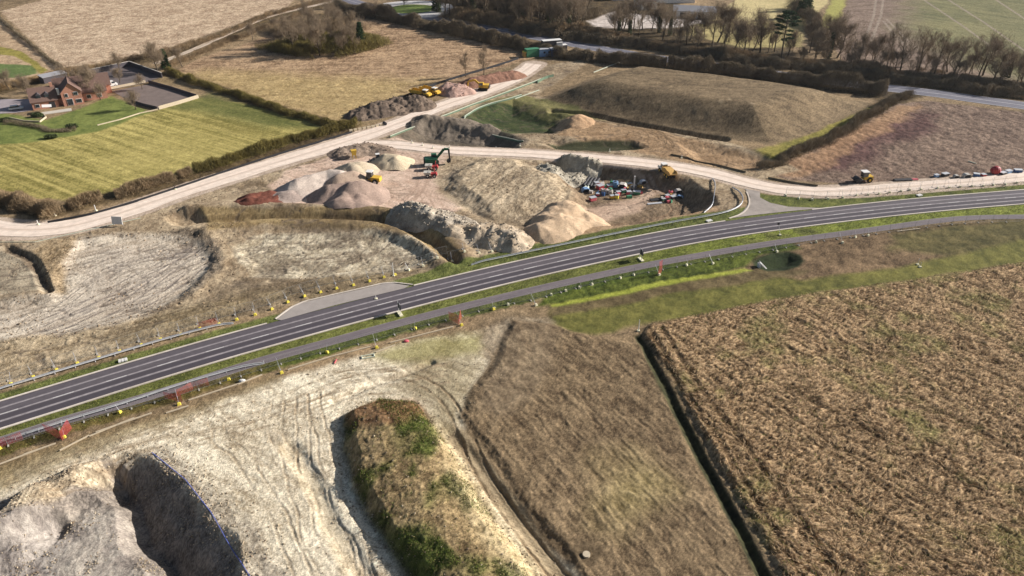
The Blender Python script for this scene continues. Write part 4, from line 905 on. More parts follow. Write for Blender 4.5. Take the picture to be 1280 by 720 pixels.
def clods(fn, n, box, size, cols, label, seed, name='clods'):
    r = np.random.default_rng(seed); gx = r.uniform(box[0], box[1], n); gy = r.uniform(box[2], box[3], n); k = fn(gx, gy, r); gx, gy = gx[k], gy[k]; m = len(gx)
    b_ = np.array([(1,0,0),(-1,0,0),(0,1,0),(0,-1,0),(0,0,1),(0,0,-1)], float); f_ = np.array([(0,2,4),(2,1,4),(1,3,4),(3,0,4),(2,0,5),(1,2,5),(3,1,5),(0,3,5)])
    sc = (r.random(m) ** 2.5 * (size[1] - size[0]) + size[0])[:, None, None] * r.uniform(.6, 1.3, (m, 6, 1)); V = b_[None] * sc * np.array([1, .9, .7]); an = r.random(m) * 6.28
    ca, sa = np.cos(an)[:, None], np.sin(an)[:, None]; V = np.stack([V[..., 0] * ca - V[..., 1] * sa, V[..., 0] * sa + V[..., 1] * ca, V[..., 2]], -1) + np.stack([gx, gy, H(gx, gy) + .04], -1)[:, None]
    F = (np.arange(m)[:, None, None] * 6 + f_[None]).reshape(-1, 3); cs_ = np.array([alb(*c_) for c_ in cols])[r.integers(0, len(cols), m)] * r.uniform(.75, 1.2, (m, 1))
    o = np_mesh(name, V.reshape(-1, 3), F, straw_m, np.repeat(cs_, 6, 0), smooth=False); tag(o, label, kind='stuff'); o['category'] = 'clods'
def c_front(a, b, r):
    rim = np.abs(sd_poly(a, b, FEAT[1][0], 6)); mr = np.abs(sd_poly(a, b, FEAT[4][0], 6))
    return (sd_poly(a, b, P(FRONT), 3) < 0) & (r.random(len(a)) < np.maximum(np.maximum(np.exp(-rim / 2.0), .6 * np.exp(-mr / .9)), .05 * (fbm(a, b, 6, 701, 2) > 0) + .5 * (sd_poly(a, b, FEAT[1][0], 3) < 0) * (fbm(a, b, 3, 702, 2) > .1)))
clods(c_front, 60000, (-75, 10, 58, 105), (.04, .2), [(166,150,126), (190,172,144), (138,120,100)], 'loose clods and stones on the chalky ground', 31)
def c_site(a, b, r):
    z0 = (sd_poly(a, b, P(SITE), 3) < 0) & (hard_mask(a, b) < .05); nn = fbm(a, b, 9, 703, 2); b1 = np.abs(sd_poly(a, b, B1, 5))
    return z0 & (r.random(len(a)) < np.maximum(.4 * sstep(.15, .5, nn), .8 * np.exp(-b1 / 1.5) * (b > 92)))
clods(c_site, 90000, (-130, 62, 85, 235), (.06, .26), [(150,128,102), (172,152,126), (104,88,72)], 'loose clods and stones over the works', 32)
# grass and weeds on mound, verges, swale
def tufts(name, poly_or_fn, n, box, hgt, cols, label, seed, dz=0):
    r = np.random.default_rng(seed); gx = r.uniform(box[0], box[1], n); gy = r.uniform(box[2], box[3], n); k = poly_or_fn(gx, gy, r); gx, gy = gx[k], gy[k]
    V, F = blades(np.c_[gx, gy, H(gx, gy) + r.uniform(.02, hgt, len(gx))], np.c_[r.normal(size=(len(gx), 2)) * .6, np.ones(len(gx))], r.uniform(.15, hgt * 1.4, len(gx)), r.uniform(.03, .09, len(gx)), r)
    cs_ = np.array([alb(*c_) for c_ in cols])[r.integers(0, len(cols), len(gx))] * r.uniform(.7, 1.2, (len(gx), 1))
    o = np_mesh(name, V, F, straw_m, np.repeat(cs_, 4, 0)); tag(o, label, kind='stuff'); o['category'] = 'grass'; return o
def f_mound(a, b, r):
    g_ = fbm(a + 3, b, 7, 73, 3) + .12; return (sd_poly(a, b, VEG, 3) < -.3) & ((g_ > .1) | (r.random(len(a)) < .12))
vb = VEG.min(0), VEG.max(0)
tufts('weeds', f_mound, 60000, (vb[0][0], vb[1][0], 58, vb[1][1]), .3, [(70, 88, 34), (98, 110, 44), (58, 74, 30), (150, 136, 90)], 'green weeds and dead stalks growing on the earth mound', 21)
def f_verge(a, b, r):
    d = d_line(a, b, ROAD, 14); pth = d_line(a, b, PATH, 4)
    hx_ = np.interp(a, np.sort(ROAD[:, 0]), ROAD[np.argsort(ROAD[:, 0]), 1]); upx = b > hx_
    return (pth > PHW + .2) & (d > RHW + .5) & np.where(upx, d < RHW + 2 + 3 * sstep(-45, 0, a), d < 11) & (r.random(len(a)) < .8) & ~((sd_poly(a, b, lb, 3) < .5)) & ~((a > 50) & (a < 95) & upx)
bx = ROAD.min(0), ROAD.max(0)
tufts('verge_grass', f_verge, 420000, (-95, 190, 70, 215), .22, [(88, 104, 40), (112, 122, 52), (74, 88, 34), (140, 132, 80)], 'short rough grass on the verges of the new road', 22)

# ------------------------------------------------------------------ heaps
def heap(name, label, ridges, c1, c2, slope=.62, rough=.2, stones=0, cell=.35, group=None, gully=0.0, cat='heap', pad=1.5, flat=None):
    rd = []; bb = []
    for L, h in ridges:
        b_ = hz(*px(L[0][0], L[0][1] + 6)); q = P(L, b_ + h); rd.append((q, h)); bb += [q - h / slope - pad, q + h / slope + pad]
    r2 = random.Random(len(label) * 31)
    for q, h in list(rd):
        for _ in range(5):
            c_ = q[r2.randrange(len(q))] if r2.random() < .5 else q.mean(0); a_ = r2.random() * 6.28; d_ = h / slope * r2.uniform(.25, .8)
            rd.append((np.array([c_ + np.array([math.cos(a_), math.sin(a_)]) * d_]), h - slope * d_ + h * r2.uniform(.04, .26)))
    bb = np.vstack(bb); x0, y0 = bb.min(0); x1, y1 = bb.max(0)
    gx, gy = np.meshgrid(np.arange(x0, x1, cell), np.arange(y0, y1, cell)); sh = gx.shape; gx, gy = gx.ravel(), gy.ravel()
    wx_, wy_ = fbm(gx, gy, 4, 601, 3), fbm(gx, gy, 4, 602, 3)
    z = np.full(gx.shape, -9.0)
    for q, h in rd:
        d = seg_dist(gx + wx_ * .7, gy + wy_ * .7, q if len(q) > 1 else np.vstack([q, q + .01]))
        z = np.maximum(z, h - slope * np.sqrt(d * d + .5) + .4)
    nz = fbm(gx, gy, 1.1, 603, 3) * rough + fbm(gx, gy, .5, 613, 2) * rough * .5 + fbm(gx, gy, 4, 614, 2) * rough * 1.2 + ridge(gx, gy, 2.2, 604, 2) * gully
    z = z + nz * sstep(-.2, .8, z)
    hh = H(gx, gy); zz = hh + np.where(z > 0, z, np.clip(z, -.3, 0))
    t = np.clip(.5 + .5 * fbm(gx, gy, 1.6, 605, 3) + .3 * (rng.random(len(gx)) - .5), 0, 1)[:, None]
    tc = alb(*c1) * (1 - t) + alb(*c2) * t
    n1_ = sh[1]; i = (np.arange(sh[0] - 1)[:, None] * n1_ + np.arange(n1_ - 1)[None, :]).ravel(); F = np.c_[i, i + 1, i + n1_ + 1, i + n1_]
    F = F[(z[F] > -.12).any(1)]; u_, inv = np.unique(F, return_inverse=True); F = inv.reshape(F.shape)
    m = MATS.get('loose heap') or attr_mat('loose heap', var=.25, fine=(3.0, 10.0), bump=.12)
    if stones:
        e = empty(name, (0, 0, 0), 0, label, cat, group)
        np_mesh('spoil', np.c_[gx, gy, zz][u_], F, m, tc[u_], parent=e)
        r = np.random.default_rng(len(label)); ok = np.where(z > .25)[0]; ks = r.choice(ok, stones)
        base_v = np.array([(1,0,0),(-1,0,0),(0,1,0),(0,-1,0),(0,0,1),(0,0,-1)], float); base_f = np.array([(0,2,4),(2,1,4),(1,3,4),(3,0,4),(2,0,5),(1,2,5),(3,1,5),(0,3,5)])
        Vs = []; Fs = []; Cs = []
        for j, k_ in enumerate(ks):
            sc = r.uniform(.12, .38) * np.array([1.2, .9, .6]); ang = r.random() * 6.28; v_ = base_v * sc * r.uniform(.8, 1.2, (6, 1)); v_ = np.c_[v_[:, 0] * math.cos(ang) - v_[:, 1] * math.sin(ang), v_[:, 0] * math.sin(ang) + v_[:, 1] * math.cos(ang), v_[:, 2] + v_[:, 0] * r.normal() * .4]
            Vs.append(v_ + [gx[k_] + r.normal() * .15, gy[k_] + r.normal() * .15, zz[k_] + .08]); Fs.append(base_f + 6 * j); Cs.append(np.tile((alb(*c1) * (1 - t[k_]) + alb(*c2) * t[k_]) * r.uniform(.75, 1.25), (6, 1)))
        o = np_mesh('stones', np.vstack(Vs), np.vstack(Fs), m, np.vstack(Cs), parent=e, smooth=False); o['kind'] = 'stuff'
        return e
    o = np_mesh(name, np.c_[gx, gy, zz][u_], F, m, tc[u_]); tag(o, label, cat, group); return o
heap('sand_heap', 'large orange sand heap on the near rim of the excavation', [([(700,270),(722,258)], 4.4), ([(684,276),(700,272)], 3.2), ([(722,258),(735,264)], 3.6)], (176,150,122), (220,192,160), .66, .15, gully=.15)
heap('earth_heap', 'long pale earth heap left of the orange sand heap', [([(598,282),(625,284),(642,290)], 2.6), ([(575,282),(598,284)], 2.2)], (150,130,106), (226,208,182), .6, .35, 120, gully=.3)
heap('rubble_heap', 'grey boulder rubble heap in the bend above the brown bank', [([(515,257),(540,262)], 3.0), ([(540,262),(575,276)], 2.6), ([(500,262),(515,257)], 1.8)], (128,116,102), (222,208,186), .6, .3, 420, gully=.18)
heap('gravel_heap', 'big pinkish grey gravel cone nearest the brown bank', [([(440,228),(448,226)], 4.4), ([(412,231),(440,228)], 3.4), ([(448,226),(462,232)], 2.8)], (142,122,110), (184,160,144), .6, .08)
heap('gravel_heap', 'long pale gravel ridge left of the pink cone', [([(370,223),(412,212)], 3.4), ([(412,212),(425,214)], 3.6)], (178,160,148), (222,206,190), .62, .08)
heap('gravel_heap', 'pink gravel heap between pale ridge and green and yellow loader', [([(424,218),(440,214)], 3.4)], (164,142,124), (200,176,154), .6, .1)
heap('sand_heap', 'low grey and yellow sand cone behind the pink gravel heaps', [([(438,203),(448,202)], 2.8)], (178,162,144), (212,194,164), .55, .1)
heap('sand_heap', 'flat-topped yellow sand heap by the dark loader', [([(482,192),(496,193)], 2.6)], (196,176,146), (220,202,172), .6, .1)
heap('soil_heap', 'low dark red soil heap at the left end of the gravel heaps', [([(312,243),(334,240)], 1.8), ([(326,246),(345,244)], 1.4)], (98,60,50), (140,88,72), .5, .25)
heap('gravel_heap', 'small grey gravel heap beside the dark red soil heap', [([(352,240),(362,238)], 1.8)], (150,134,124), (186,168,156), .5, .1)
heap('spoil_heap', 'long dark spoil heap left of the two yellow dump trucks', [([(462,130),(490,124),(520,121)], 3.2), ([(450,136),(470,133)], 2.4)], (72,62,56), (140,122,106), .5, .5, 160, gully=.3)
heap('rubble_heap', 'pink rubble heap between the dump trucks and the yellow excavator', [([(560,103),(573,104)], 3.2), ([(566,108),(580,106)], 2.8)], (164,132,118), (206,172,156), .7, .3, 60)
heap('spoil_heap', 'low brown spoil heap below the two lone bare trees', [([(590,98),(625,90)], 2.2), ([(612,94),(640,88)], 2.0)], (110,80,66), (164,124,104), .45, .3)
heap('spoil_heap', 'rounded tan spoil mound below the dark face of the bund', [([(716,146),(722,145)], 2.6)], (160,128,98), (206,172,136), .5, .15)
heap('rubble_heap', 'pale tree root and boulder heap in the back of the excavation', [([(690,206),(720,206)], 2.2), ([(712,208),(735,211)], 1.8)], (120,112,98), (208,198,178), .55, .45, 260)
heap('topsoil_heap', 'brown earth heap with dark hollow by the green membrane corner', [([(535,156),(560,157),(600,164)], 2.2)], (104,94,82), (150,136,120), .4, .3)
heap('spoil_heap', 'flat rough spoil heap with scattered lumps behind the sand heaps', [([(430,186),(455,181)], 1.4), ([(455,181),(475,184)], 1.2)], (110,94,80), (170,150,132), .35, .3, 70)
heap('soil_heap', 'small reddish brown earth heap in front of the far site huts', [([(640,91),(646,89)], 1.8)], (120,88,72), (168,128,106), .5, .2)

# ------------------------------------------------------------------ machines
def wheels(parent, xs, w_, r_, m='rubber', tw=.45, hub='yellow paint'):
    for x_ in xs:
        for s_ in (-1, 1):
            wh = MB().cyl((x_, s_ * w_ - tw / 2, r_), (x_, s_ * w_ + tw / 2, r_), r_, n=16).build('wheel', M[m], parent)
            MB().cyl((x_, s_ * w_ - tw / 2 - .03, r_), (x_, s_ * w_ + tw / 2 + .03, r_), r_ * .5, n=10).build('hub', M[hub], wh)
def excavator(loc, rz, paint_, label, boom_up=True):
    e = empty('excavator', loc, rz, label, 'excavator')
    for s_ in (-1, 1):
        MB().prism([(-1.9, .35), (-1.5, 0), (1.5, 0), (1.9, .35), (1.7, .8), (-1.7, .8)], s_ * 1.15 - .3, s_ * 1.15 + .3).build('track', M['rubber'], e)
    MB().box((0, 0, .75), (1.6, 1.8, .5)).cyl((0, 0, .8), (0, 0, 1.1), .7).build('undercarriage', M['dark steel'], e)
    MB().box((-.5, 0, 1.65), (3.4, 2.6, 1.1)).build('body', M[paint_], e, .08)
    MB().box((-2.2, 0, 1.55), (.7, 2.6, 1.2), taper=.9).build('counterweight', M['dark steel'], e, .1)
    cb = MB().prism([(-.3, 1.2), (1.5, 1.2), (1.5, 2.1), (1.1, 3.05), (-.3, 3.05)], .25, 1.3).build('cab', M[paint_], e)
    MB().prism([(.0, 2.0), (1.46, 2.0), (1.14, 2.85), (0, 2.85)], .22, 1.33).build('window', M['glass'], cb)
    if boom_up: b1, b2, b3 = (3.4, 4.6), (4.7, 4.5), (4.9, 1.4)
    else: b1, b2, b3 = (3.2, 3.6), (5.6, 2.9), (5.9, .8)
    def beam(name, a, b, w0, w1, m_, par=e):
        a, b = np.array(a), np.array(b); d = (b - a) / np.hypot(*(b - a)); n_ = np.array([-d[1], d[0]])
        return MB().prism([tuple(a + n_ * w0), tuple(a - n_ * w0), tuple(b - n_ * w1), tuple(b + n_ * w1)], -.28, .1).build(name, M[m_], par)
    bo = beam('boom', (.9, 1.7), b1, .3, .36, paint_); beam('boom_end', b1, b2, .36, .24, paint_, bo)
    beam('arm', b2, b3, .28, .18, 'dark steel' if boom_up else paint_)
    MB().prism([(b3[0] - .5, b3[1] + .1), (b3[0] + .3, b3[1] + .2), (b3[0] + .2, b3[1] - .7), (b3[0] - .6, b3[1] - .9), (b3[0] - .9, b3[1] - .4)], -.6, .45).build('bucket', M['dark steel'], e)
    return e
def dump_truck(loc, rz, paint_, bed, label, k=1.0, load=None):
    e = empty('dump_truck', loc, rz, label, 'dump truck'); e.scale = (k, k, k)
    MB().box((-.5, 0, 1.1), (8.2, 1.0, .5)).build('chassis', M['dark steel'], e)
    wheels(e, (3.0, -1.2, -3.0), 1.15, .85, tw=.6)
    MB().prism([(2.2, 1.2), (5.0, 1.2), (5.0, 1.9), (3.9, 2.3), (2.2, 2.3)], -1.2, 1.2).build('hood', M[paint_], e)
    cb = MB().prism([(1.7, 1.4), (3.5, 1.4), (3.3, 3.3), (1.7, 3.3)], -.9, .9).build('cab', M[paint_], e)
    MB().prism([(1.66, 2.35), (3.44, 2.35), (3.33, 3.0), (1.66, 3.0)], -.93, .93).build('window', M['glass'], cb)
    MB().box((2.5, 0, 3.36), (2.1, 2.0, .12)).build('roof', M['white paint'], cb)
    b_ = MB(); b_.prism([(1.4, 1.7), (1.1, 2.9), (-4.6, 3.0), (-5.3, 2.4), (-4.2, 1.5), (.4, 1.5)], -1.45, -1.33); b_.prism([(1.4, 1.7), (1.1, 2.9), (-4.6, 3.0), (-5.3, 2.4), (-4.2, 1.5), (.4, 1.5)], 1.33, 1.45)
    b_.prism([(1.4, 1.7), (1.1, 2.9), (1.0, 2.9), (1.3, 1.7)], -1.33, 1.33); b_.prism([(-5.3, 2.4), (-4.2, 1.5), (.4, 1.5), (1.4, 1.7), (1.3, 1.82), (.4, 1.65), (-4.15, 1.65), (-5.2, 2.5)], -1.33, 1.33)
    b_.build('bed', M[bed], e)
    if load: MB().prism([(-4.6, 2.1), (-3.4, 2.8), (-1, 3.15), (.7, 2.8), (1.1, 2.2)], -1.3, 1.3).build('load', M[load], e)
    return e
def dozer(loc, rz, label):
    e = empty('bulldozer', loc, rz, label, 'bulldozer')
    for s_ in (-1, 1): MB().prism([(-1.9, .4), (-1.5, 0), (1.3, 0), (1.8, .4), (.2, 1.2), (-1.6, 1.0)], s_ * 1.1 - .3, s_ * 1.1 + .3).build('track', M['rubber'], e)
    MB().prism([(-1.6, .6), (2.0, .6), (2.0, 1.7), (.2, 1.9), (-1.6, 1.9)], -.8, .8).build('body', M['yellow paint'], e)
    cb = MB().prism([(-1.2, 1.9), (.3, 1.9), (.15, 3.0), (-1.1, 3.0)], -.7, .7).build('cab', M['glass'], e); MB().box((-.45, 0, 3.06), (1.7, 1.6, .12)).build('roof', M['white paint'], cb)
    MB().prism([(2.7, 0), (2.95, .1), (2.75, .7), (2.95, 1.3), (2.8, 1.3), (2.6, .7)], -1.7, 1.7).build('blade', M['yellow paint'], e); return e
def loader(loc, rz, paint_, label, k=1.0):
    e = empty('wheel_loader', loc, rz, label, 'loader'); e.scale = (k, k, k); wheels(e, (1.4, -1.4), 1.0, .75, hub='white paint')
    MB().prism([(-2.6, .8), (-.3, .8), (-.3, 1.9), (-2.5, 1.8)], -.9, .9).build('body', M[paint_], e); MB().box((1.0, 0, 1.0), (1.8, .9, .6)).build('front_frame', M[paint_], e)
    cb = MB().prism([(-.6, 1.4), (.9, 1.4), (.7, 3.1), (-.5, 3.1)], -.7, .7).build('cab', M['glass'], e); MB().box((.1, 0, 3.16), (1.6, 1.6, .12)).build('roof', M['white paint'], cb)
    for s_ in (-1, 1): MB().prism([(.9, 1.7), (1.0, 1.4), (3.1, .6), (3.2, .9)], s_ * .55 - .1, s_ * .55 + .1).build('lift_arm', M[paint_], e)
    MB().prism([(3.0, .2), (4.1, .1), (4.2, .25), (3.2, .4), (3.15, 1.2), (3.0, 1.2)], -1.3, 1.3).build('bucket', M['dark steel'], e); return e
def site_dumper(loc, rz, label):
    e = empty('site_dumper', loc, rz, label, 'dumper'); wheels(e, (.9, -1.0), .75, .5, tw=.35, hub='white paint')
    MB().prism([(-1.7, .6), (.1, .6), (.1, 1.1), (-1.5, 1.35)], -.65, .65).build('chassis', M['red paint'], e)
    MB().prism([(.1, .9), (1.6, .7), (2.0, 1.5), (.0, 1.55)], -.85, .85).build('skip', M['concrete'], e)
    f = MB(); f.cyl((-1.0, -.6, 1.1), (-1.0, -.6, 2.4), .05); f.cyl((-1.0, .6, 1.1), (-1.0, .6, 2.4), .05); f.cyl((-1.0, -.65, 2.4), (-1.0, .65, 2.4), .05); f.build('roll_bar', M['red paint'], e); return e
def roller(loc, rz, label):
    e = empty('roller', loc, rz, label, 'roller')
    MB().cyl((1.7, -1.05, .75), (1.7, 1.05, .75), .75, n=20).build('drum', M['dark steel'], e); MB().box((1.7, 0, .8), (2.1, 2.4, .3)).build('drum_frame', M['dark steel'], e)
    wheels(e, (-1.4,), .9, .75, hub='yellow paint'); MB().prism([(-2.4, .8), (.2, .8), (.2, 1.6), (-2.4, 1.7)], -.85, .85).build('body', M['yellow paint'], e)
    cb = MB().prism([(-.9, 1.5), (.6, 1.5), (.5, 2.9), (-.8, 2.9)], -.75, .75).build('cab', M['glass'], e); MB().box((-.1, 0, 2.98), (1.9, 1.9, .14)).build('roof', M['white paint'], cb); return e
excavator(at(541,206), R(8), 'green paint', 'green excavator reaching over the island mound beside the haul loop')
excavator(at(604,112.5), R(172), 'yellow paint', 'yellow excavator with its arm stretched left by the pink rubble heap', False)
dump_truck(at(526,121), R(-28), 'yellow paint', 'yellow paint', 'yellow dump truck parked nearest the dark spoil heap', .85)
dump_truck(at(538,118), R(-35), 'yellow paint', 'yellow paint', 'yellow dump truck on the right of the parked pair', .85)
dump_truck(at(833,219), R(105), 'white paint', 'tan skip', 'tan-bodied dump truck driving up the ramp out of the excavation', .8, 'tan skip')
roller(at(1078,227), R(188), 'yellow roller with white cab roof on the edge of the site track')
loader(at(464,229), R(170), 'yellow paint', 'mud-covered yellow loader working at the foot of the pink gravel', 1.1)
loader(at(473,202), R(200), 'dark steel', 'small dark loader beside the flat-topped yellow sand heap', .75)
site_dumper(at(540.5,212), R(180), 'small red site dumper nearer the green excavator')
site_dumper(at(539,221), R(180), 'small red site dumper lower of the two below the excavator')
e = empty('hopper', at(443,198), R(20), 'bright yellow upright hopper on legs among the spoil heaps', 'hopper')
MB().prism([(-.5, 1.2), (.5, 1.2), (.8, 2.6), (-.8, 2.6)], -.7, .7).build('bin', M['yellow paint'], e)
for a in (-1, 1):
    for b in (-1, 1): MB().box((a * .45, b * .5, .6), (.14, .14, 1.25)).build('leg', M['yellow paint'], e)

# containers, huts
def cabin(loc, rz, L_, W_, H_, body, roof, label, win=2, name='site_cabin', cat='cabin'):
    e = empty(name, loc, rz, label, cat); MB().box((0, 0, H_ / 2), (L_, W_, H_)).build('body', M[body], e, .04)
    MB().box((0, 0, H_ + .06), (L_ + .1, W_ + .1, .12)).build('roof', M[roof], e)
    for i in range(win): MB().box((-L_ / 2 + (i + 1) * L_ / (win + 1), -W_ / 2 - .01, H_ * .58), (.9, .06, .8)).build('window', M['glass'], e)
    MB().box((L_ / 2 + .012, 0, 1.0), (.06, .85, 1.95)).build('door', M[roof], e); return e
cabin(at(665,70.5), R(22), 6.0, 3.0, 3.2, 'green plastic', 'green plastic', 'bright green container in the far cabin group', 0, 'container', 'container')
cabin(at(657,71), R(22), 2.2, 2.4, 2.2, 'tan skip', 'yellow block', 'small tan hut left of the green container', 1)
cabin(at(682,69.5), R(18), 6.6, 3.0, 3.0, 'light blue', 'pale steel', 'light blue cabin right of the green container', 2)
cabin(at(692,70), R(18), 3.0, 3.0, 3.2, 'blue paint', 'pale steel', 'deep blue cabin at the right of the light blue one', 1)
cabin(at(689,66), R(18), 8.5, 3.0, 5.4, 'dark roof', 'white paint', 'tall dark navy double cabin with white roof at the back of the group', 3)
cabin(at(698,66), R(18), 2.6, 3.0, 4.6, 'white paint', 'white paint', 'white stair hut against the double cabin', 1)
cabin(at(704,64), R(18), 2.8, 2.4, 2.8, 'dark roof', 'white paint', 'small dark hut at the far right of the cabin group', 0)

# cars and vans
def car(loc, rz, paint_, label, L_=4.4, H_=1.45, name='parked_car', cat='car'):
    e = empty(name, loc, rz, label, cat); wheels(e, (L_ * .31, -L_ * .31), .76, .32, tw=.22, hub='pale steel')
    bd = MB().prism([(-L_/2, .35), (L_/2, .35), (L_/2, .75), (L_*.28, .92), (-L_/2, .95)], -.88, .88).build('body', M[paint_], e, .06)
    cb = MB().prism([(-L_*.46, .94), (L_*.26, .93), (L_*.1, H_), (-L_*.38, H_)], -.76, .76).build('window', M['glass'], e, .04); MB().box((-L_*.14, 0, H_ + .02), (L_*.46, 1.48, .06)).build('roof', M[paint_], e); return e
car(at(21,137), heading((14,136),(27,134.5)), 'white paint', 'white car parked on the drive left of the brick house')
def van(loc, rz, paint_, label, k=1.0):
    e = empty('parked_van', loc, rz, label, 'van'); e.scale = (k, k, k); wheels(e, (1.6, -1.5), .85, .36, tw=.25, hub='pale steel')
    MB().prism([(-2.6, .4), (2.5, .4), (2.6, 1.0), (1.9, 1.25), (1.3, 2.1), (-2.6, 2.15)], -.95, .95).build('body', M[paint_], e, .05)
    MB().prism([(1.3, 1.35), (1.87, 1.28), (1.38, 2.0), (.5, 2.0), (.5, 1.35)], -.97, .97).build('window', M['glass'], e); return e
van(at(138,108.5), heading((130,108),(146,105)), 'white paint', 'white van parked in the walled yard behind the house')

# ------------------------------------------------------------------ brick house and its yards
def gable(mb_w, mb_r, x0, x1, y0, y1, ev, rg, axis='x', over=.35):
    """walls with gables and a pitched roof of real thickness"""
    if axis == 'x':
        ym = (y0 + y1) / 2; mb_w.prism([(y0, 0), (y1, 0), (y1, ev), (ym, rg - .08), (y0, ev)], x0, x1, 'x'); sl_ = (rg - ev) / (ym - y0); a = y0 - over; za = ev - over * sl_
        mb_r.prism([(a, za), (ym, rg), (y1 + over, za), (y1 + over, za + .2), (ym, rg + .22), (a, za + .2)], x0 - over, x1 + over, 'x')
    else:
        xm = (x0 + x1) / 2; mb_w.prism([(x0, 0), (x1, 0), (x1, ev), (xm, rg - .08), (x0, ev)], y0, y1, 'y'); sl_ = (rg - ev) / (xm - x0); a = x0 - over; za = ev - over * sl_
        mb_r.prism([(a, za), (xm, rg), (x1 + over, za), (x1 + over, za + .2), (xm, rg + .22), (a, za + .2)], y0 - over, y1 + over, 'y')
hr = heading((41,138.5),(95,131)); ho = at(42,138)
e = empty('brick_house', ho, hr, 'red brick house with steep tiled roofs and dormers at the edge of the pasture', 'house'); e.scale = (.98, .98, .92)
for (x0, x1, y0, y1, ev, rg, ax) in ((0, 8, 0, 7.5, 3.0, 7.0, 'x'), (9.6, 16, -.6, 9, 5.0, 8.4, 'y'), (15.5, 24, 3, 9.5, 3.2, 6.4, 'x'), (8, 26, 9.3, 15.5, 3.6, 7.2, 'x'), (7.4, 10.2, 1.4, 7, 3.0, 5.2, 'x')):
    a, b = MB(), MB(); gable(a, b, x0, x1, y0, y1, ev, rg, ax); a.build('wall', M['brick'], e); b.build('roof', M['roof tile'], e)
def win(x_, z_, w_, h_, y_):
    f = MB().box((x_, y_ - .04, z_), (w_ + .24, .1, h_ + .24)).build('window', M['white paint'], e); MB().box((x_, y_ - .1, z_), (w_, .05, h_)).build('pane', M['glass'], f)
for x_, z_, w_, h_, y_ in ((11.2, 4.0, .9, 1.1, -.6), (14.2, 4.3, 1.2, 1.1, -.6), (11.8, 1.4, 1.7, 2.2, -.6), (14.6, 1.5, 1.7, 1.2, -.6), (1.6, 1.4, 1.2, 1.1, 0), (18, 1.5, 1.3, 1.2, 3), (21.5, 1.5, 1.3, 1.2, 3)): win(x_, z_, w_, h_, y_)
MB().box((6.2, -.06, 1.2), (1.8, .1, 2.2)).build('door', M['dark steel'], e)
for x_ in (2.6, 5.2):
    d_ = MB(); d_.prism([(x_ - .8, 3.9), (x_ + .8, 3.9), (x_ + .8, 5.0), (x_, 5.8), (x_ - .8, 5.0)], .7, 2.9); dm = d_.build('dormer', M['dark roof'], e); MB().box((x_, .66, 4.5), (1.1, .06, .9)).build('pane', M['glass'], dm)
for x_, y_, zt in ((7.4, 3.7, 8.2), (9.0, 1.0, 6.4)):
    MB().box((x_, y_, zt - 1), (.8, .8, 2.4)).build('chimney', M['white paint'] if y_ < 3 else M['brick'], e)
pt = empty('patio', at(60,140), hr, 'pale paved terrace with white awning in front of the brick house', 'terrace')
MB().box((2.6, -1.2, .08), (9, 3.0, .16)).build('paving', M['concrete'], pt); MB().prism([(-1.2, 2.3), (1.6, 2.0), (1.6, 2.12), (-1.2, 2.42)], -2.0, 1.2).build('awning', M['white paint'], pt)
e = empty('outbuilding', at(68,100.5), heading((58,103),(90,96)), 'long low outbuilding with a pale flat roof behind the brick house', 'outbuilding')
e.scale = (.8, .8, .8); MB().box((0, 0, 1.3), (11, 4.6, 2.6)).build('wall', M['dark roof'], e); MB().prism([(-2.6, 2.7), (2.6, 3.3), (2.6, 3.45), (-2.6, 2.85)], -5.8, 5.8, 'x').build('roof', M['pale roof'], e)
struct(poly_sheet('drive', P([(-60,128),(8,124),(38,124),(42,138),(20,141),(-60,146)]), .06, track_mat('drive gravel', tuple(alb(170,158,158)), tuple(alb(150,140,142)), [], .15, .5)), 'gravel drive by the house')
struct(poly_sheet('yard', P([(104,94),(163,82),(203,96),(180,104),(135,113),(112,108)]), .06, track_mat('yard surface', tuple(alb(120,108,104)), tuple(alb(92,84,84)), [], .25, .2)), 'walled yard')
struct(poly_sheet('riding_arena', P([(140,114),(192,104.5),(247,123),(199,136.5),(170,131)]), .065, track_mat('arena sand', tuple(alb(132,116,108)), tuple(alb(110,98,92)), [], .2, .3)), 'grey sand riding arena')
def wall_run(name, uv, h_, m_, label, cat='wall', tk=.25, cap=None):
    L = P(uv); e = empty(name, (0, 0, 0), 0, label, cat)
    for i in range(len(L) - 1):
        a, b = L[i], L[i + 1]; d = b - a; ln = np.hypot(*d); c_ = (a + b) / 2; an_ = math.atan2(d[1], d[0])
        z_ = hz(*c_); MB().box((c_[0], c_[1], z_ + h_ / 2 - .1), (ln, tk, h_ + .2), an_).build('wall_length', M[m_], e)
        if cap: MB().box((c_[0], c_[1], z_ + h_ + .06), (ln, tk + .12, .12), an_).build('coping', M[cap], e)
    return e
wall_run('garden_wall', [(104,95),(163,82.5),(203,97)], 1.9, 'dark roof', 'dark boarded wall with pale coping round the back of the yard', cap='concrete')
wall_run('garden_wall', [(134,112.5),(160,107.5),(182,103)], .9, 'timber', 'low pale wall between the yard and the riding arena')
wall_run('arena_fence', [(199,137),(224,130),(248.5,122.5)], 1.2, 'timber', 'pale board fence along the near right side of the riding arena', 'fence', .12)
wall_run('arena_fence', [(186,104),(215,112),(246,122)], 1.2, 'dark roof', 'dark board fence along the far right side of the riding arena', 'fence', .12)
wall_run('arena_fence', [(164,128),(180,133),(197,137)], 1.1, 'dark roof', 'dark board fence along the near left side of the riding arena', 'fence', .12)
wall_run('garden_wall', [(12,148),(30,152),(50,153),(58,147),(52,142)], .5, 'timber', 'low curved stone wall round the garden bed below the drive')
wall_run('field_fence', [(122,157),(150,150),(175,142),(198,137)], .35, 'timber', 'pale low fence between the lawn and the green pasture', 'fence', .1)
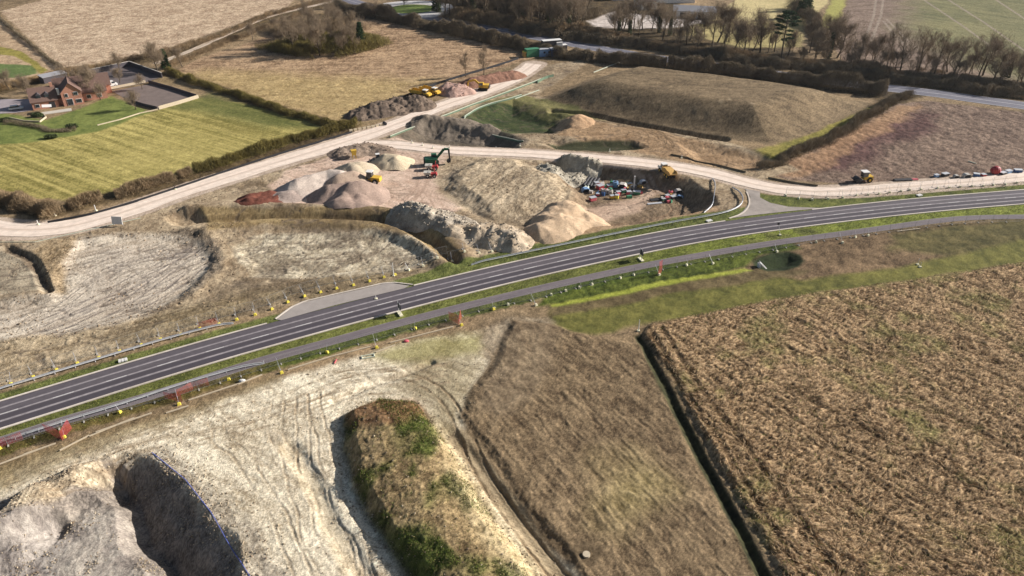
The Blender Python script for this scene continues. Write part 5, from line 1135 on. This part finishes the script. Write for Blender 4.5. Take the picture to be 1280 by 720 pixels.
for lb_, u, v in (('round clipped bush beside the drive in front of the house', 47, 146), ('dark bush at the left of the low garden hedge', 8, 152), ('dark bush at the right end of the low garden hedge', 90, 160), ('small bush by the garden fence corner', 64, 173)):
    p_ = at(u, v); r = np.random.default_rng(u); V, F = clump_cloud(r, np.array([[0, 0, .7], [.8, .2, .6], [-.8, -.1, .6]]), np.array([[1.2, 1.1, .8]] * 3), 900); o = np_mesh('garden_bush', V, F, M['ivy']); o.location = p_; tag(o, lb_, 'bush')

# far farm buildings
def barn(u, v, rz, L_, W_, ev, rg, wall, roof, label, name='barn', doors=()):
    e = empty(name, at(u, v), rz, label, 'building'); a, b = MB(), MB(); gable(a, b, -L_ / 2, L_ / 2, -W_ / 2, W_ / 2, ev, rg); a.build('wall', M[wall], e); b.build('roof', M[roof], e)
    for x_ in doors: MB().box((x_, -W_ / 2 - .05, ev * .42), (3, .12, ev * .8)).build('door', M['dark steel'], e)
    return e
barn(868, 21, R(-12), 22, 9, 3.4, 5.4, 'white paint', 'pale roof', 'long white-walled barn with a grey roof beyond the roadside trees', doors=(-6, 3))
cabin(at(888,21), R(-12), 5, 3, 2.4, 'red paint', 'red paint', 'red lean-to at the right end of the long white barn', 0, 'lean_to', 'lean-to')
barn(806, 10, R(20), 10, 9, 4.2, 6.8, 'white paint', 'dark roof', 'small barn with a dark roof left of the long white barn', doors=(0,))
barn(842, 2, R(5), 22, 9, 3.6, 5.6, 'white paint', 'white paint', 'low white building at the top edge above the long barn')
barn(780, -2, R(15), 18, 10, 4, 6, 'pale steel', 'pale roof', 'grey shed at the top edge left of the small dark-roofed barn')
barn(700, -6, R(-30), 24, 11, 3.5, 6.8, 'concrete', 'roof tile', 'brown-roofed farmhouse half hidden in the wood at the top', 'farmhouse')
car(at(461,9), R(10), 'white paint', 'white car on the road left of the roundabout')

# ------------------------------------------------------------------ safety barriers
def barrier(uv, label, post_gap=3.2, z=.62):
    L = smooth_line(P(uv), 1.6, 2); e = empty('safety_barrier', (0, 0, 0), 0, label, 'barrier'); n = normals2(L)
    zz = np.full(len(L), z); zz[0] = zz[-1] = .2
    if len(zz) > 6: zz[1] = zz[-2] = .45
    prof = [(-.04, -.17), (.05, -.12), (.0, 0), (.05, .12), (-.04, .17)]; k = len(prof); V = []
    for (x_, y_), (nx_, ny_), z_ in zip(L, n, zz): 
        for o, h in prof: V.append((x_ + nx_ * o, y_ + ny_ * o, z_ + h))
        for o, h in prof[::-1]: V.append((x_ + nx_ * (o - .09), y_ + ny_ * (o - .09), z_ + h))
    K = 2 * k; F = [(i * K + j, i * K + (j + 1) % K, (i + 1) * K + (j + 1) % K, (i + 1) * K + j) for i in range(len(L) - 1) for j in range(K)]
    np_mesh('rail', V, F, M['pale steel'], parent=e, smooth=False)
    s = np.r_[0, np.cumsum(np.hypot(*np.diff(L, axis=0).T))]; pm = None
    for t in np.arange(1, s[-1], max(post_gap, s[-1] / 95)):
        x_, y_ = np.interp(t, s, L[:, 0]), np.interp(t, s, L[:, 1])
        if pm is None: pm = MB().box((0, 0, .3), (.1, .14, .66)).build('post', M['galvanised'], e); o = pm
        else: o = pm.copy(); col.objects.link(o); o.parent = e
        o.location = (x_, y_, 0)
    return e
barrier([(-20,494),(0,488.5),(75,466),(150,443),(212,424.5),(275,408),(292,404.5)], 'steel safety barrier above the road at the far left')
barrier([(589,331.5),(640,321),(740,300),(840,279.5),(890,271),(914,265.5),(928,257),(928,246),(915,235)], 'steel safety barrier above the road curving into the junction')
barrier([(-20,562),(0,556),(87,527),(150,508.5),(230,481.5),(290,464),(330,454.5)], 'steel safety barrier between footpath and site fence at the lower left')
barrier([(880,266),(890,260),(892,247),(894,232),(890,224)], 'short pale barrier down the rim of the excavation beside the junction', 2.5)

# ------------------------------------------------------------------ mesh site fences
pf = MB()
for a, b in (((0, 0, .1), (0, 0, 2.0)), ((3.4, 0, .1), (3.4, 0, 2.0)), ((0, 0, 2.0), (3.4, 0, 2.0)), ((0, 0, .22), (3.4, 0, .22))): pf.cyl(a, b, .016, n=4)
pf_me = None
wr = MB()
for i in range(1, 23): wr.cyl((i * .148, 0, .22), (i * .148, 0, 2.0), .004, n=3, cap=False)
for i in range(1, 8): wr.cyl((0, 0, .22 + i * .222), (3.4, 0, .22 + i * .222), .004, n=3, cap=False)
bm_ = MB().box((0, 0, .06), (.6, .2, .12))
sm_ = MB(); sm_.cyl((0, 0, 1.7), (0, -1.5, .15), .028, n=5); sm_.cyl((0, 0, .3), (0, -1.5, .15), .015, n=5)
fm_ = MB().box((0, 0, .22), (.62, .5, .44), taper=.7)
PROTO = {}
def inst(key, mb, m, parent, loc, rz):
    if key not in PROTO: o = mb.build(key.split('|')[0], m, parent, .03 if 'foot' in key else 0); PROTO[key] = o
    else: o = PROTO[key].copy(); col.objects.link(o); o.parent = parent
    o.location = loc; o.rotation_euler = (0, 0, rz); return o
def site_fence(uv, label, feet, foot_m, side=-1, every=3.5):
    """mesh panels end to end; weighted stays at the surveyed spots"""
    L = smooth_line(P(uv), .7, 1); s = np.r_[0, np.cumsum(np.hypot(*np.diff(L, axis=0).T))]; e = empty('site_fence', (0, 0, 0), 0, label, 'fence')
    every = max(every, s[-1] / 98); c = 0
    for t in np.arange(0, s[-1] - 3.4, every):
        a = np.array([np.interp(t, s, L[:, 0]), np.interp(t, s, L[:, 1])]); b = np.array([np.interp(t + 3.45, s, L[:, 0]), np.interp(t + 3.45, s, L[:, 1])])
        an_ = math.atan2(*(b - a)[::-1]); z_ = hz(*a); pn = inst('panel', pf, M['fence steel'], e, (a[0], a[1], z_), an_)
        w_o = wr.build('mesh', M['fence steel'], pn) if 'mesh' not in PROTO else None
        if w_o: PROTO['mesh'] = w_o
        else: w_o = PROTO['mesh'].copy(); col.objects.link(w_o); w_o.parent = pn
        bo = inst('block', bm_, M['concrete'], e, (a[0], a[1], z_), an_ + math.pi / 2)
    for k, (u, v) in enumerate(feet):
        q = px(u, v); i = int(np.argmin(np.hypot(*(L - q).T))); p_ = L[i]; d = q - p_; dd = np.hypot(*d)
        if dd > 3.2: q = p_ + d / dd * 2.6
        d = p_ - q; an_ = math.atan2(d[1], d[0]) - math.pi / 2; dd = max(np.hypot(*d), .6); z_ = hz(*q)
        fo = inst('foot|' + foot_m, fm_, M[foot_m], e, (q[0], q[1], z_), an_)
        sy = inst('stay', MB().add([(0, 1.5 + a, b) for a, b in ()], []) if False else sm_, M['galvanised'], e, (p_[0], p_[1], hz(*p_)), an_)
        sy.scale = (1, dd / 1.5, 1)
    return e
FU1 = [(14,481),(42,472),(71,463),(97,455),(124,448),(150,440),(177,432),(201,425),(226,419),(250,411),(274,406),(296,400),(319,394),(340,387),(360,379),(381,372),(401,367),(421,362),(442,357),(462,352),(480,347),(494,344)]
site_fence([(u, v - 6) for u, v in [(-20, 491)] + FU1 + [(505, 342)]], 'mesh site fence with yellow weights along the far side of the road, left part', FU1, 'yellow block')
FU2 = [(511,338),(529,333),(547,328),(565,324),(581,321),(599,317),(615,315)]
site_fence([(u, v - 4) for u, v in [(507, 341)] + FU2 + [(632,311)]], 'short mesh site fence with pale weights below the brown bank', FU2, 'pale block')
FR1 = [(982,245),(998,248.5),(1015,250),(1035,249),(1053,247.5),(1071,244.5),(1085,244),(1099,242.5),(1112,241),(1126,239.5),(1137,238),(1151,237.5),(1172,235.5),(1186,235),(1200,234),(1215,233.2),(1229,233),(1242,232),(1257,231),(1271,229)]
site_fence([(u, v - 2.0) for u, v in FR1], 'mesh site fence between the site track and the new road on the right', FR1, 'pale block')
def below_path(u, dv):
    q = PATH; 
    vv = [(0,559),(80,533),(150,513),(224,494),(286,474),(354,453),(409,438),(471,424),(519,409),(577,394),(617,383),(640,379),(670,374),(707,363),(740,355),(775,347),(824,337),(858,330.5),(891,324.5),(930,317.5),(971,311),(1020,301.5),(1069,295),(1120,288.5),(1185,280),(1230,277),(1290,276.5)]
    return np.interp(u, [a for a, b in vv], [b for a, b in vv]) + dv
FL1 = [(0,561),(80,552),(150,516),(224,506),(286,475),(354,470),(409,441),(471,435),(519,411),(577,407),(617,387)]
site_fence([(u, below_path(u, 1.5)) for u in range(-20, 641, 20)], 'mesh site fence below the footpath from the left edge to the brown field', FL1, 'yellow block')
FL2 = [(635,381),(670,382),(689,369),(707,364),(724,360),(740,356),(775,348),(792,344),(824,344),(858,332),(891,330),(971,315),(1020,303),(1053,304),(1069,297),(1085,295)]
site_fence([(u, below_path(u, 1.0)) for u in range(643, 1290, 15)], 'mesh site fence below the footpath from the brown field to the right edge', FL2, 'pale block')
# safety netting hung on the fences
def net(uvs, h, m_, label, lean=0.0):
    L = P(uvs); V, F = [], []
    for i in range(len(L) - 1):
        a, b = L[i], L[i + 1]; d = b - a; ln = np.hypot(*d); d = d / ln; nn = np.array([-d[1], d[0]]); za, zb = hz(*a), hz(*b)
        def quad(s0, s1, z0, z1):
            k = len(V)
            for s_, z_ in ((s0, z0), (s1, z0), (s1, z1), (s0, z1)):
                q = a + d * s_ + nn * (.06 + .1 * math.sin(s_ * 1.7 + z_ * 2)) ; V.append((q[0], q[1], za + (zb - za) * s_ / ln + z_))
            F.append((k, k + 1, k + 2, k + 3))
        for z_ in np.arange(.1, h, .2):
            for s_ in np.arange(0, ln - .05, .5): quad(s_, min(s_ + .5, ln), z_, z_ + .05)
        for s_ in np.arange(0, ln, .22): quad(s_, s_ + .045, .1, h)
    o = np_mesh('safety_netting', V, F, M[m_], smooth=False)
    md = o.modifiers.new('thickness', 'SOLIDIFY'); md.thickness = .01
    tag(o, label, 'netting'); return o
net([(-12,564),(10,557),(30,550)], 1.7, 'red mesh', 'red safety netting on the fence at the lower left corner')
net([(57,541),(79,551),(90,536)], 2.0, 'red mesh', 'V-shaped red safety netting around a fence weight at the left')
net([(206,499),(228,503)], 1.6, 'red mesh', 'left sheet of crimson netting round the tall braced fence panel')
net([(222,497),(242,487),(262,482)], 1.6, 'orange mesh', 'orange netting sheet running right from the braced fence panel')
net([(561,400),(574,406),(577,398)], 2.1, 'orange mesh', 'orange netting corner where the fence meets the brown field')
net([(823,345),(827,342)], 3.4, 'red mesh', 'tall narrow red netting strip on the fence above the green bank')
net([(249,412),(273,406)], 1.6, 'orange mesh', 'orange netting on the far side fence above the left barrier end')

# long timbers and ducts lying below the footpath
def pole_on_ground(uv0, uv1, r_, m_, label, cat='timber', name='timber_baulk'):
    a, b = at(*uv0), at(*uv1); n_ = 8; V = MB()
    pts = []
    for i in range(n_ + 1):
        q = a.lerp(b, i / n_); pts.append(Vector((q.x, q.y, max(hz(q.x, q.y), 0 if False else -9) + r_ * .8 + .05)))
    for i in range(n_): V.cyl(pts[i], pts[i + 1], r_, n=4)
    o = V.build(name, M[m_]); tag(o, label, cat); return o
for a, b, lb_ in (((0,581),(50,562),'pale timber baulk lowest at the left edge'), ((30,569),(70,555),'short pale timber beside the lowest left baulk'), ((75,564),(112,545),'pale timber baulk crossing below the red V netting'), ((112,546),(168,523),'pale timber baulk between the red V netting and the yellow weight'),
                  ((120,541),(190,517),'pale timber baulk on the bare soil left of the braced panel'), ((208,517),(236,508),'short pale timber below the braced panel weight'), ((236,501),(300,480),'long pale timber right of the braced panel'), ((298,481),(328,469),'pale timber continuing right of the white bag'),
                  ((360,463),(412,447),'pale timber left of the white pipe frame'), ((412,447),(463,434),'pale timber above the white pipe frame'), ((470,441),(494,432),'short pale timber right of the white pipe frame'), ((488,429),(567,409),'long pale timber ending at the orange netting corner'), ((1121,290),(1150,286.5),'pale plank on the slope below the right part of the footpath')):
    pole_on_ground(a, b, .13, 'timber', lb_)
o = MB().ball((0, 0, .2), .5, sq=(1.3, .8, .55)).build('sack', M['white paint']); o.location = at(303,477); tag(o, 'white sack lying on the pale timbers right of the braced panel', 'sack')
e = empty('pipe_rack', at(460,446), heading((452,447),(468,444)), 'white rectangular pipe frame lying beside the chalky ground', 'pipe frame')
for s_ in (-1, 1): MB().cyl((-1.1, s_ * .4, .12), (1.1, s_ * .4, .12), .09).build('long_rail', M['white pipe'], e); MB().cyl((s_ * 1.1, -.5, .12), (s_ * 1.1, .5, .12), .1).build('end_rail', M['white pipe'], e)
pole_on_ground((418,455), (421,450), .1, 'pink plastic', 'small pinkish post stub below the pale timbers', 'post', 'post_stub')
o = MB().ball((0, 0, .15), .45, sq=(1.2, .9, .5)).build('sack', M['pink plastic']); o.location = at(508,427); tag(o, 'small reddish sack on the olive patch below the long timber', 'sack')

# road signs facing the road, seen from behind
def road_sign(uv, rz, label, w_=1.5, h_=1.2):
    e = empty('road_sign', at(*uv), rz, label, 'road sign'); MB().box((0, 0, 1.9), (w_, .06, h_)).build('panel', M['dark steel'], e)
    for s_ in (-1, 1): MB().cyl((s_ * w_ * .3, .1, 0), (s_ * w_ * .3, .1, 2.9), .06, n=8).build('post', M['pale steel'], e); MB().box((s_ * w_ * .3, 0, .14), (.9, .7, .28)).build('base', M['pale block'], e)
    return e
road_sign((500,393), R(118), 'road sign on two weighted posts on the verge near the lay-by end')
road_sign((801,325), R(110), 'road sign on two weighted posts on the verge in the middle of the road')
def rod(uv, h, m_, label, r_=.06, top=None, lean=0, name='marker_post', cat='post'):
    e = empty(name, at(*uv), 0, label, cat); MB().cyl((0, 0, 0), (lean, 0, h), r_, r_ * .8, n=8).build('post', M[m_], e)
    if top: MB().box((lean, 0, h), (.45, .25, .5)).build('head', M[top], e)
    MB().box((0, 0, .12), (.6, .6, .24), taper=.8).build('base', M['pale block'], e); return e
rod((975,294), 3.0, 'pale steel', 'leaning pale post with a dark head on the verge above the dark hollow', top='dark steel', lean=-.9)
rod((798,414), 2.6, 'white paint', 'white post in a concrete base at the top corner of the crop field', .09)
rod((1147,331), 1.6, 'pale steel', 'small pale post on the brown slope above the crop field')
rod((470,372+2), .01 + .9, 'white paint', 'short white post at the lay-by', .06)
rod((1150,334), 1.2, 'pale steel', 'small grey post right beside the one above the crop field')
rod((492,345), 3.2, 'white paint', 'tall white post in the far side fence above the lay-by tip', .09)
rod((120,263.5), 1.6, 'white paint', 'white marker post at the hedge foot on the haul road bend', .12)
rod((69,270), 1.2, 'white paint', 'short white marker post under the end of the left hedge', .12)
rod((48,281), 1.2, 'white paint', 'white marker post among reddish rubble at the haul road bend', .12)
rod((219,237), 1.2, 'dark steel', 'dark marker post at the edge of the straight haul road', .1)
# white bench-like board beside the haul road
e = empty('notice_board', at(148,282), R(-6), 'large white blank board standing beside the haul road bend', 'board')
MB().box((0, 0, 1.4), (2.6, .1, 1.9), rx=R(-12)).build('panel', M['white paint'], e)
for s_ in (-1, 1): MB().cyl((s_ * 1.1, .2, 0), (s_ * 1.1, .1, 1.6), .06).build('leg', M['pale steel'], e)
pole_on_ground((44,303),(176,273), .09, 'white pipe', 'long white pipe along the near edge of the haul road', 'pipe', 'pipe')
pole_on_ground((0,303),(44,303), .07, 'white pipe', 'short white pipe at the left end of the haul road edge', 'pipe', 'pipe')
# drain headwall with white steps
e = empty('headwall', at(953,335), R(10), 'white stepped drain headwall on the green bank left of the dark hollow', 'headwall'); e.scale = (.75, .75, .75)
MB().box((-1.3, 0, .9), (.25, 1.6, 1.8)).build('left_wall', M['white paint'], e); MB().prism([(-.9, 0), (1.3, 0), (-.9, 2.4)], .7, .95).build('back_wall', M['pale steel'], e)
for i in range(5): MB().box((-.8 + i * .42, -.1, 1.9 - i * .42), (.42, 1.3, .16)).build('step', M['white paint'], e)
# manhole in the rough field
o = MB().cyl((0, 0, -.1), (0, 0, .25), .5, n=16).build('manhole', M['timber']); o.location = at(733,694); tag(o, 'small round pale manhole cover in the rough brown field', 'manhole')
# kerbside gullies: small pallets of kerb units by the road
for u, v, lb_ in ((154,453,'pale stack of kerb units beside the road at the left'), (1151,245.5,'pale stack of kerb units beside the road at the right'), (888,277.5,'pale concrete slab beside the kerb before the junction')):
    e = empty('kerb_stack', at(u, v), heading((u - 10, v + 3), (u + 10, v - 2)), lb_, 'kerb units')
    for i in range(3): MB().box((i * .5 - .5, .5, .14), (.42, .9, .26)).build('kerb_unit', M['white paint'], e)

# green silt membrane and white pipes round the northern hollows
def membrane(uv, h_, m_, label, cap=None):
    L = smooth_line(P(uv), 2.5, 1); e = empty('silt_fence', (0, 0, 0), 0, label, 'silt fence'); z_ = H(L[:, 0], L[:, 1]); n = len(L); nn = normals2(L) * .03
    V = np.concatenate([np.c_[L - nn, z_ - .1], np.c_[L - nn, z_ + h_], np.c_[L + nn, z_ + h_], np.c_[L + nn, z_ - .1]]); F = []
    for i in range(n - 1):
        for a in range(3): F.append((a * n + i, a * n + i + 1, (a + 1) * n + i + 1, (a + 1) * n + i))
    np_mesh('membrane', V, F, M[m_], parent=e, smooth=False)
    if cap:
        t = MB()
        for i in range(n - 1): t.cyl((L[i][0], L[i][1], z_[i] + h_), (L[i + 1][0], L[i + 1][1], z_[i + 1] + h_), .13, n=4)
        t.build('rail', M[cap], e)
    return e
membrane([(488,172),(515,161),(556,146),(588,133),(612,124.5),(640,114),(664,105),(676,100)], .6, 'green membrane', 'long green silt fence with a pale top along the right of the haul road', 'white pipe')
membrane([(582,147),(580,151),(590,157),(610,164),(640,172),(654,178)], .6, 'green membrane', 'green silt fence down the left side of the green hollow', 'white pipe')
membrane([(580,148),(592,139),(612,131),(636,125),(652,120)], .6, 'green membrane', 'green silt fence along the top of the green hollow', 'white pipe')
pole_on_ground((644,124),(674,113), .16, 'white pipe', 'white pipe at the upper right of the green hollow', 'pipe', 'pipe')
pole_on_ground((742,91),(776,77.5), .18, 'white pipe', 'white pipe up the shaded slope left of the bund', 'pipe', 'pipe')
membrane([(672,104),(682,98),(692,96)], 1.0, 'green membrane', 'short green sheet fence below the cabin group')
membrane([(434,148),(452,140),(500,124),(520,116),(545,106),(580,95),(625,82),(648,74)], .9, 'black plastic', 'dark silt fence dividing the middle field from the stockpile strip')
membrane([(60,279),(110,270),(150,259),(200,243),(250,226),(300,209),(350,193),(400,178),(440,166)], .6, 'black plastic', 'long dark silt fence along the hedge side of the haul road')
membrane([(932,216),(900,208),(860,198),(838,194)], .5, 'hedge dark', 'dark board edging on the far side of the site track bend')
membrane([(960,223),(990,229),(1022,233)], .5, 'hedge dark', 'dark board edging at the foot of the bushy hedge')
pole_on_ground((190,566),(232,600), .06, 'blue rope', 'blue rope on stakes round the upper rim of the deep pit', 'rope', 'rope')
pole_on_ground((232,600),(264,641), .06, 'blue rope', 'blue rope on the right rim of the deep pit', 'rope', 'rope')
pole_on_ground((264,641),(313,722), .06, 'blue rope', 'blue rope running to the bottom edge beside the deep pit', 'rope', 'rope')

# ------------------------------------------------------------------ the yard of stored gear inside the excavation
def crate(uv, d, m_, label, rz=0, name='crate', cat='crate', dz=0):
    e = empty(name, at(*uv, dz), rz + random.uniform(-.4, .4), label, cat); w_, l_, h_ = [q * .72 for q in d]
    MB().box((0, 0, h_ / 2), (w_, l_, h_ * .96)).build('body', M[m_], e, .03); MB().box((0, 0, h_ - .03), (w_ + .12, l_ + .12, .1)).build('rim', M['pale steel' if m_ != 'white paint' else 'concrete'], e); return e
def tank(uv, r_, h_, m_, label, name='tank', cat='tank', lid='dark steel'):
    e = empty(name, at(*uv), 0, label, cat); MB().cyl((0, 0, 0), (0, 0, h_), r_, n=16).build('body', M[m_], e); MB().cyl((0, 0, h_), (0, 0, h_ + .15), r_ * .45, n=10).build('lid', M[lid], e); return e
def pipes(uv, rz, m_, label, n=4, L_=5, r_=.25):
    e = empty('pipe_stack', at(*uv), rz, label, 'pipes')
    for i in range(n): MB().cyl((-L_ / 2, (i - n / 2) * r_ * 2.1, r_), (L_ / 2, (i - n / 2) * r_ * 2.1, r_), r_, n=10).build('pipe', M[m_], e)
    return e
def tent(uv, rz, m_, label, k=1.0):
    e = empty('gear_cover', at(*uv), rz, label, 'cover'); e.scale = (k * .66, k * .66, k * .6)
    MB().prism([(-1.3, 0), (-1.3, .9), (-.7, 1.4), (.6, 1.45), (1.3, .8), (1.3, 0), (1.2, 0), (1.15, .75), (.55, 1.3), (-.65, 1.25), (-1.2, .85), (-1.2, 0)], -.9, .9).build('sheet', M[m_], e); MB().box((0, 0, .35), (1.6, 1.3, .7)).build('load', M['dark steel'], e); return e
pipes((737,229), R(70), 'dark steel', 'row of long dark pipes leaning at the left of the gear yard', 4, 6, .45)
pipes((733,233), R(68), 'white pipe', 'pale long pipes beside the dark ones in the gear yard', 2, 5.5, .35)
tent((732,239), R(15), 'light blue', 'pale blue sheeted load at the left end of the gear yard', 1.3)
crate((750,236), (2.4, 2.0, 1.8), 'red paint', 'tall red container at the left of the gear yard', .2, 'container', 'container')
crate((746,231), (1.8, 1.6, 1.3), 'pink plastic', 'smaller crimson crate behind the tall red container', .5)
crate((762,234), (2.0, 1.6, 1.2), 'pink plastic', 'faded pink crate behind the white sacks in the gear yard', .3)
tank((769,233), .8, 1.6, 'light blue', 'pale blue tank in the middle of the gear yard')
tent((778,234), R(-20), 'dusty white', 'large white sheeted load at the back of the gear yard', 1.5)
crate((787,232), (1.8, 1.4, 1.2), 'yellow paint', 'yellow generator box at the back right of the gear yard', .1, 'generator', 'generator')
e = empty('drill_rig', at(792,238), R(80), 'pale upright mast machine at the right of the gear yard', 'machine'); MB().box((0, 0, .6), (2, 1.4, 1)).build('base', M['dark steel'], e); MB().prism([(-.2, .8), (.3, .8), (.5, 4.2), (.2, 4.2)], -.2, .2).build('mast', M['white paint'], e)
crate((796,242), (2.6, 1.6, 1.2), 'green plastic', 'green skip at the right front of the gear yard', -.2, 'skip', 'skip')
crate((786,242), (1.6, 1.4, 1.2), 'dusty white', 'white box just left of the green skip', .2)
crate((779,240), (1.8, 1.4, 1.3), 'green paint', 'dark green crate left of the white box', .1)
tank((757,241), .7, 1.2, 'dusty white', 'white drum at the front left of the gear yard', lid='red paint')
tank((763,242), .7, 1.1, 'concrete', 'grey drum beside the white drum at the front of the gear yard')
crate((765,247.5), (1.5, 1.2, 1.3), 'yellow paint', 'left one of the two yellow boxes at the front of the gear yard', .1)
crate((771,247.5), (1.3, 1.2, 1.5), 'yellow block', 'right one of the two yellow boxes at the front of the gear yard', -.2)
crate((773,242), (1.6, 1.2, 1.1), 'red paint', 'red and white box behind the yellow boxes', .4)
crate((747,244), (1.2, 1.0, .9), 'pink plastic', 'small pale pink crate at the front left of the gear yard', .2)
tank((754,244), .5, .9, 'blue paint', 'small blue barrel between the pink crate and the white drum', 'barrel', 'barrel')
tent((804,229), R(20), 'pale steel', 'grey sheeted trailer on the slope right of the gear yard', 1.1)
tent((800,231), R(10), 'dusty white', 'small white sheeted item by the grey trailer', .7)
pipes((776,238), R(10), 'black plastic', 'black ducts lying across the middle of the gear yard', 5, 4, .16)
crate((741,250), (2.4, 1.6, 1.4), 'pink plastic', 'dusty pink hopper in front of the gear yard', .5, 'hopper', 'hopper')
tent((848,241), R(10), 'dusty white', 'white sheeted load at the right end of the second gear group', 1.2)
tent((850,247), R(-15), 'light blue', 'pale blue sheeted load in front of the second gear group', 1.0)
crate((841,248), (1.8, 1.5, 1.2), 'black plastic', 'black box in the middle of the second gear group', .2)
crate((834,246), (1.5, 1.2, 1.0), 'dusty white', 'white box at the left of the second gear group', .3)
tank((838,243), .6, 1.1, 'pink plastic', 'pink drum at the back of the second gear group')
pipes((822,249), R(15), 'black plastic', 'black pipes left of the second gear group', 4, 4.5, .18)
pipes((818,254), R(12), 'pale steel', 'pale pipes nearest the road in the second gear group', 3, 4, .14)
crate((829,250), (1.3, 1.1, .9), 'green paint', 'dark green box beside the black pipes', .2)

cl_ = random.Random(77)
proto_c = None
for i in range(34):
    u_, v_ = (cl_.uniform(738, 802), 0) if i < 24 else (cl_.uniform(814, 854), 0); v_ = cl_.uniform(229, 247) if i < 24 else cl_.uniform(241, 253)
    m_ = cl_.choice(['dusty white', 'dusty white', 'black plastic', 'concrete', 'tan skip', 'light blue', 'pink plastic', 'green plastic'])
    b_ = MB().box((0, 0, .35), (cl_.uniform(.5, 1.6), cl_.uniform(.5, 1.1), .7), taper=cl_.uniform(.6, 1)); b_.cyl((-.4, 0, .3), (.7, .1, cl_.uniform(.5, 1.3)), .09)
    o = b_.build('gear_bundle', M[m_]); o.location = at(u_, v_); o.rotation_euler = (0, 0, cl_.random() * 6.28)
    tag(o, 'small dusty bundle of gear jumbled among the bigger items inside the excavation', 'bundle', 'small bundles jumbled in the excavation yard')
# things along the verge of the track on the right
crate((1170,221), (1.6, 1.2, 1.0), 'light blue', 'pale blue crate at the left of the roadside store on the right', .1)
crate((1181,220), (2.6, 1.6, 1.2), 'dark steel', 'dark skip with a mast left of the white pallets', .1, 'skip', 'skip')
tent((1195,222), R(0), 'dusty white', 'long low white sheeted pallet left of the larger white one', .9)
tent((1208,221.5), R(5), 'dusty white', 'larger white sheeted pallet in the middle of the roadside store', 1.2)
crate((1220,220), (2.0, 1.4, 1.1), 'blue paint', 'dark blue crate right of the white pallets', 0)
crate((1229,220), (1.6, 1.4, .9), 'red paint', 'low red crate right of the dark blue crate', .2)
o = MB().ball((0, 0, 1.0), 1.3, 12, 8, (1.1, .9, .95)).build('buoy', M['red paint']); o.location = at(1243,217); tag(o, 'large round red tank standing up from the roadside store', 'tank')
crate((1253,218), (2.4, 1.5, 1.0), 'dark steel', 'dark low crate just right of the round red tank', .1)
crate((1260,216), (2.6, 1.5, 1.1), 'light blue', 'pale blue long crate second from the right edge', .1)
crate((1272,215), (2.8, 1.5, 1.1), 'blue paint', 'blue crate at the right edge of the roadside store', .1)
pipes((1128,225), R(5), 'dark steel', 'dark pipes on the verge between roller and roadside store', 3, 5, .2)
pipes((1140,224.5), R(5), 'pink plastic', 'short pink ducts beside the dark pipes on the verge', 3, 3, .15)
pole_on_ground((1210,202),(1220,205), .14, 'white pipe', 'short white pipe lying in the purple-brown field', 'pipe', 'pipe')
e = empty('culvert', at(477,157), heading((440,165),(477,158)), 'row of pale concrete kerb blocks ending at a black pipe beside the haul road', 'blocks')
for i in range(8): MB().box((-i * 1.5, 0, .3), (1.1, .5, .6)).build('block', M['timber'], e)
MB().cyl((1.2, -.6, .5), (1.2, .9, .5), .5).build('pipe_end', M['black plastic'], e)
for i, (u, v) in enumerate([(515,182),(528,185),(541,188.5),(562,188),(620,186.5),(650,186),(762,193),(852,201)]):
    rod((u, v - 3), 1.0, 'white paint', f'{nth(i)} white marker post from the left along the far edge of the site track', .1)

# ------------------------------------------------------------------ the air
hzm = bpy.data.materials.new('haze'); hzm.use_nodes = True; hn = hzm.node_tree; hn.nodes.clear()
ho_ = hn.nodes.new('ShaderNodeOutputMaterial'); pv = hn.nodes.new('ShaderNodeVolumePrincipled'); hn.links.new(pv.outputs[0], ho_.inputs['Volume'])
pv.inputs['Color'].default_value = (.86, .88, .92, 1); pv.inputs['Density'].default_value = 0.000045; pv.inputs['Anisotropy'].default_value = .3
hb = MB().box((0, 2480, 41), (8000, 5100, 98)).build('haze', hzm); hb['kind'] = 'stuff'; hb['label'] = 'thin winter haze over the whole place'
